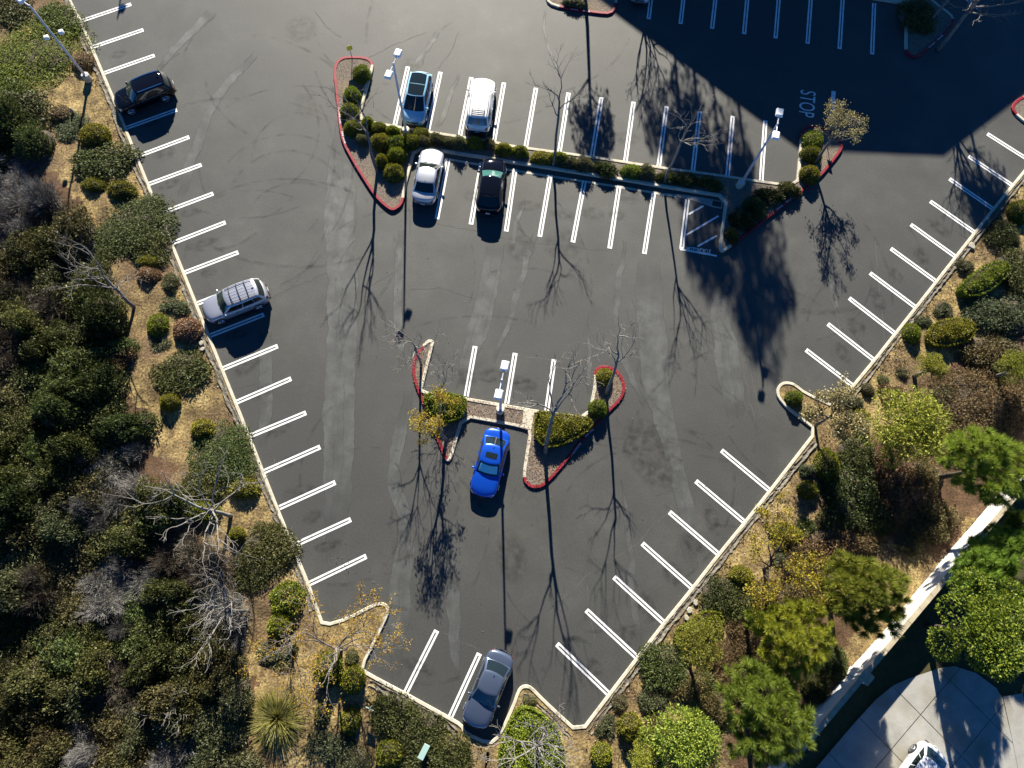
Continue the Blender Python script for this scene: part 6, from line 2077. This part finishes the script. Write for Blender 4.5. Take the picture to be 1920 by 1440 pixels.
west = [g(*p) for p in ((40, -30), (130, 20), (210, 195), (295, 400), (412, 691), (490, 884), (575, 1094), (600, 1165), (680, 1265), (860, 1370), (940, 1400), (960, 1340), (990, 1300), (1080, 1385), (1085, 1470), (440, 1470), (450, 1170), (330, 930), (240, 700), (160, 450), (90, 320), (0, 170))]
east = [g(*p) for p in ((1100, 1380), (1250, 1180), (1440, 940), (1535, 815), (1600, 740), (1800, 485), (1930, 330), (2000, 400), (1960, 760), (1860, 925), (1690, 1125), (1520, 1320), (1400, 1460), (1090, 1470))]
P, rng = scatter_points(26000, [(west, 1.0), (east, .8)], 31)
d = dist_line(P, per); P = P[d > .55]
P3 = np.column_stack([P, .10 + bump_noise(P[:, 0], P[:, 1]) * .8 + .02])
D = rng.normal(size=P3.shape); D[:, 2] = np.abs(D[:, 2]) * .8 + .15
V, F = leaf_tris(P3, D, .22 * rng.uniform(.4, 1.3, len(P3)), .035, rng)
tag(link('dry_grass', mesh('dry_grass', V, F), None, MAT['straw']), 'sparse dry straw grass and twigs scattered over the dirt banks', 'grass', kind='stuff')
P, rng = scatter_points(16000, [(west, 1.0), (east, .8)], 32)
d = dist_line(P, per); P = P[d > .4]
z = .11 + bump_noise(P[:, 0], P[:, 1]) * .8
n = len(P); s = .025 + .05 * rng.random(n) ** 3
V = np.stack([np.column_stack([P[:, 0] + dx * s * rng.uniform(.6, 1.3, n), P[:, 1] + dy * s * rng.uniform(.6, 1.3, n), z + dz * s]) for dx, dy, dz in ((1, 0, 0), (0, 1, 0), (-1, 0, 0), (0, -1, 0), (0, 0, 1.1))], 1).reshape(-1, 3)
b = np.arange(n)[:, None] * 5
F = np.vstack([b + np.array([[0, 1, 4]]), b + np.array([[1, 2, 4]]), b + np.array([[2, 3, 4]]), b + np.array([[3, 0, 4]])])
tag(link('pebbles', mesh('pebbles', V, F), None, MAT['stone']), 'small pale pebbles strewn over the dirt banks', 'pebbles', kind='stuff')
P, rng = scatter_points(8000, [(west, .8), (east, 1.3)], 41)
d = dist_line(P, per); P = P[(d > .5) & (np.sin(P[:, 0] * .9 + 1.3 * np.sin(P[:, 1] * .7)) + np.sin(P[:, 1] * 1.1) > -.1)]
Q = np.repeat(P, 9, 0) + rng.normal(size=(len(P) * 9, 2)) * .10
P3 = np.column_stack([Q, .10 + bump_noise(Q[:, 0], Q[:, 1]) * .8 + .05 * rng.random(len(Q))])
V, F = leaf_quads(P3, rng.normal(size=P3.shape) + np.array([0, 0, .3]), .16 * rng.uniform(.5, 1.3, len(P3)), .05, rng)
tag(link('weeds', mesh('weeds', V, F), None, MAT['brush_brown']), 'low brown and olive weeds scattered over the dirt banks', 'weeds', kind='stuff')
# mulch chips on the islands
isl_polys = [([g(p[0], p[1]) for p in C_ISL], .9), ([g(p[0], p[1]) for p in L_ISL], .8)]
P, rng = scatter_points(16000, isl_polys, 33)
P3 = np.column_stack([P, np.full(len(P), .16)])
D = rng.normal(size=P3.shape); D[:, 2] = np.abs(D[:, 2]) * .3
V, F = leaf_quads(P3, D, .09 * rng.uniform(.5, 1.4, len(P3)), .04, rng)
tag(link('mulch_chips', mesh('mulch_chips', V, F), None, MAT['dry']), 'loose bark and gravel chips on the planted islands', 'mulch', kind='stuff')
# fallen leaves blown on to the asphalt
rng = np.random.default_rng(8)
spots = [(655, 1050, 30, 18), (700, 1090, 40, 8), (760, 640, 30, 6), (960, 1000, 500, 45), (900, 560, 300, 30), (1480, 600, 150, 20)]
PP = np.vstack([[tuple(g(x + rng.normal() * r * .5, y + rng.normal() * r * .5)) for _ in range(n)] for x, y, r, n in spots])
ins = inside(PP, lot_poly); PP = PP[ins]
P3 = np.column_stack([PP, np.full(len(PP), .03)])
D = rng.normal(size=P3.shape); D[:, 2] *= .15
V, F = leaf_quads(P3, D, .08, .06, rng)
tag(link('fallen_leaves', mesh('fallen_leaves', V, F), None, MAT['tan_leaf']), 'fallen dry leaves scattered on the asphalt', 'leaves', kind='stuff')
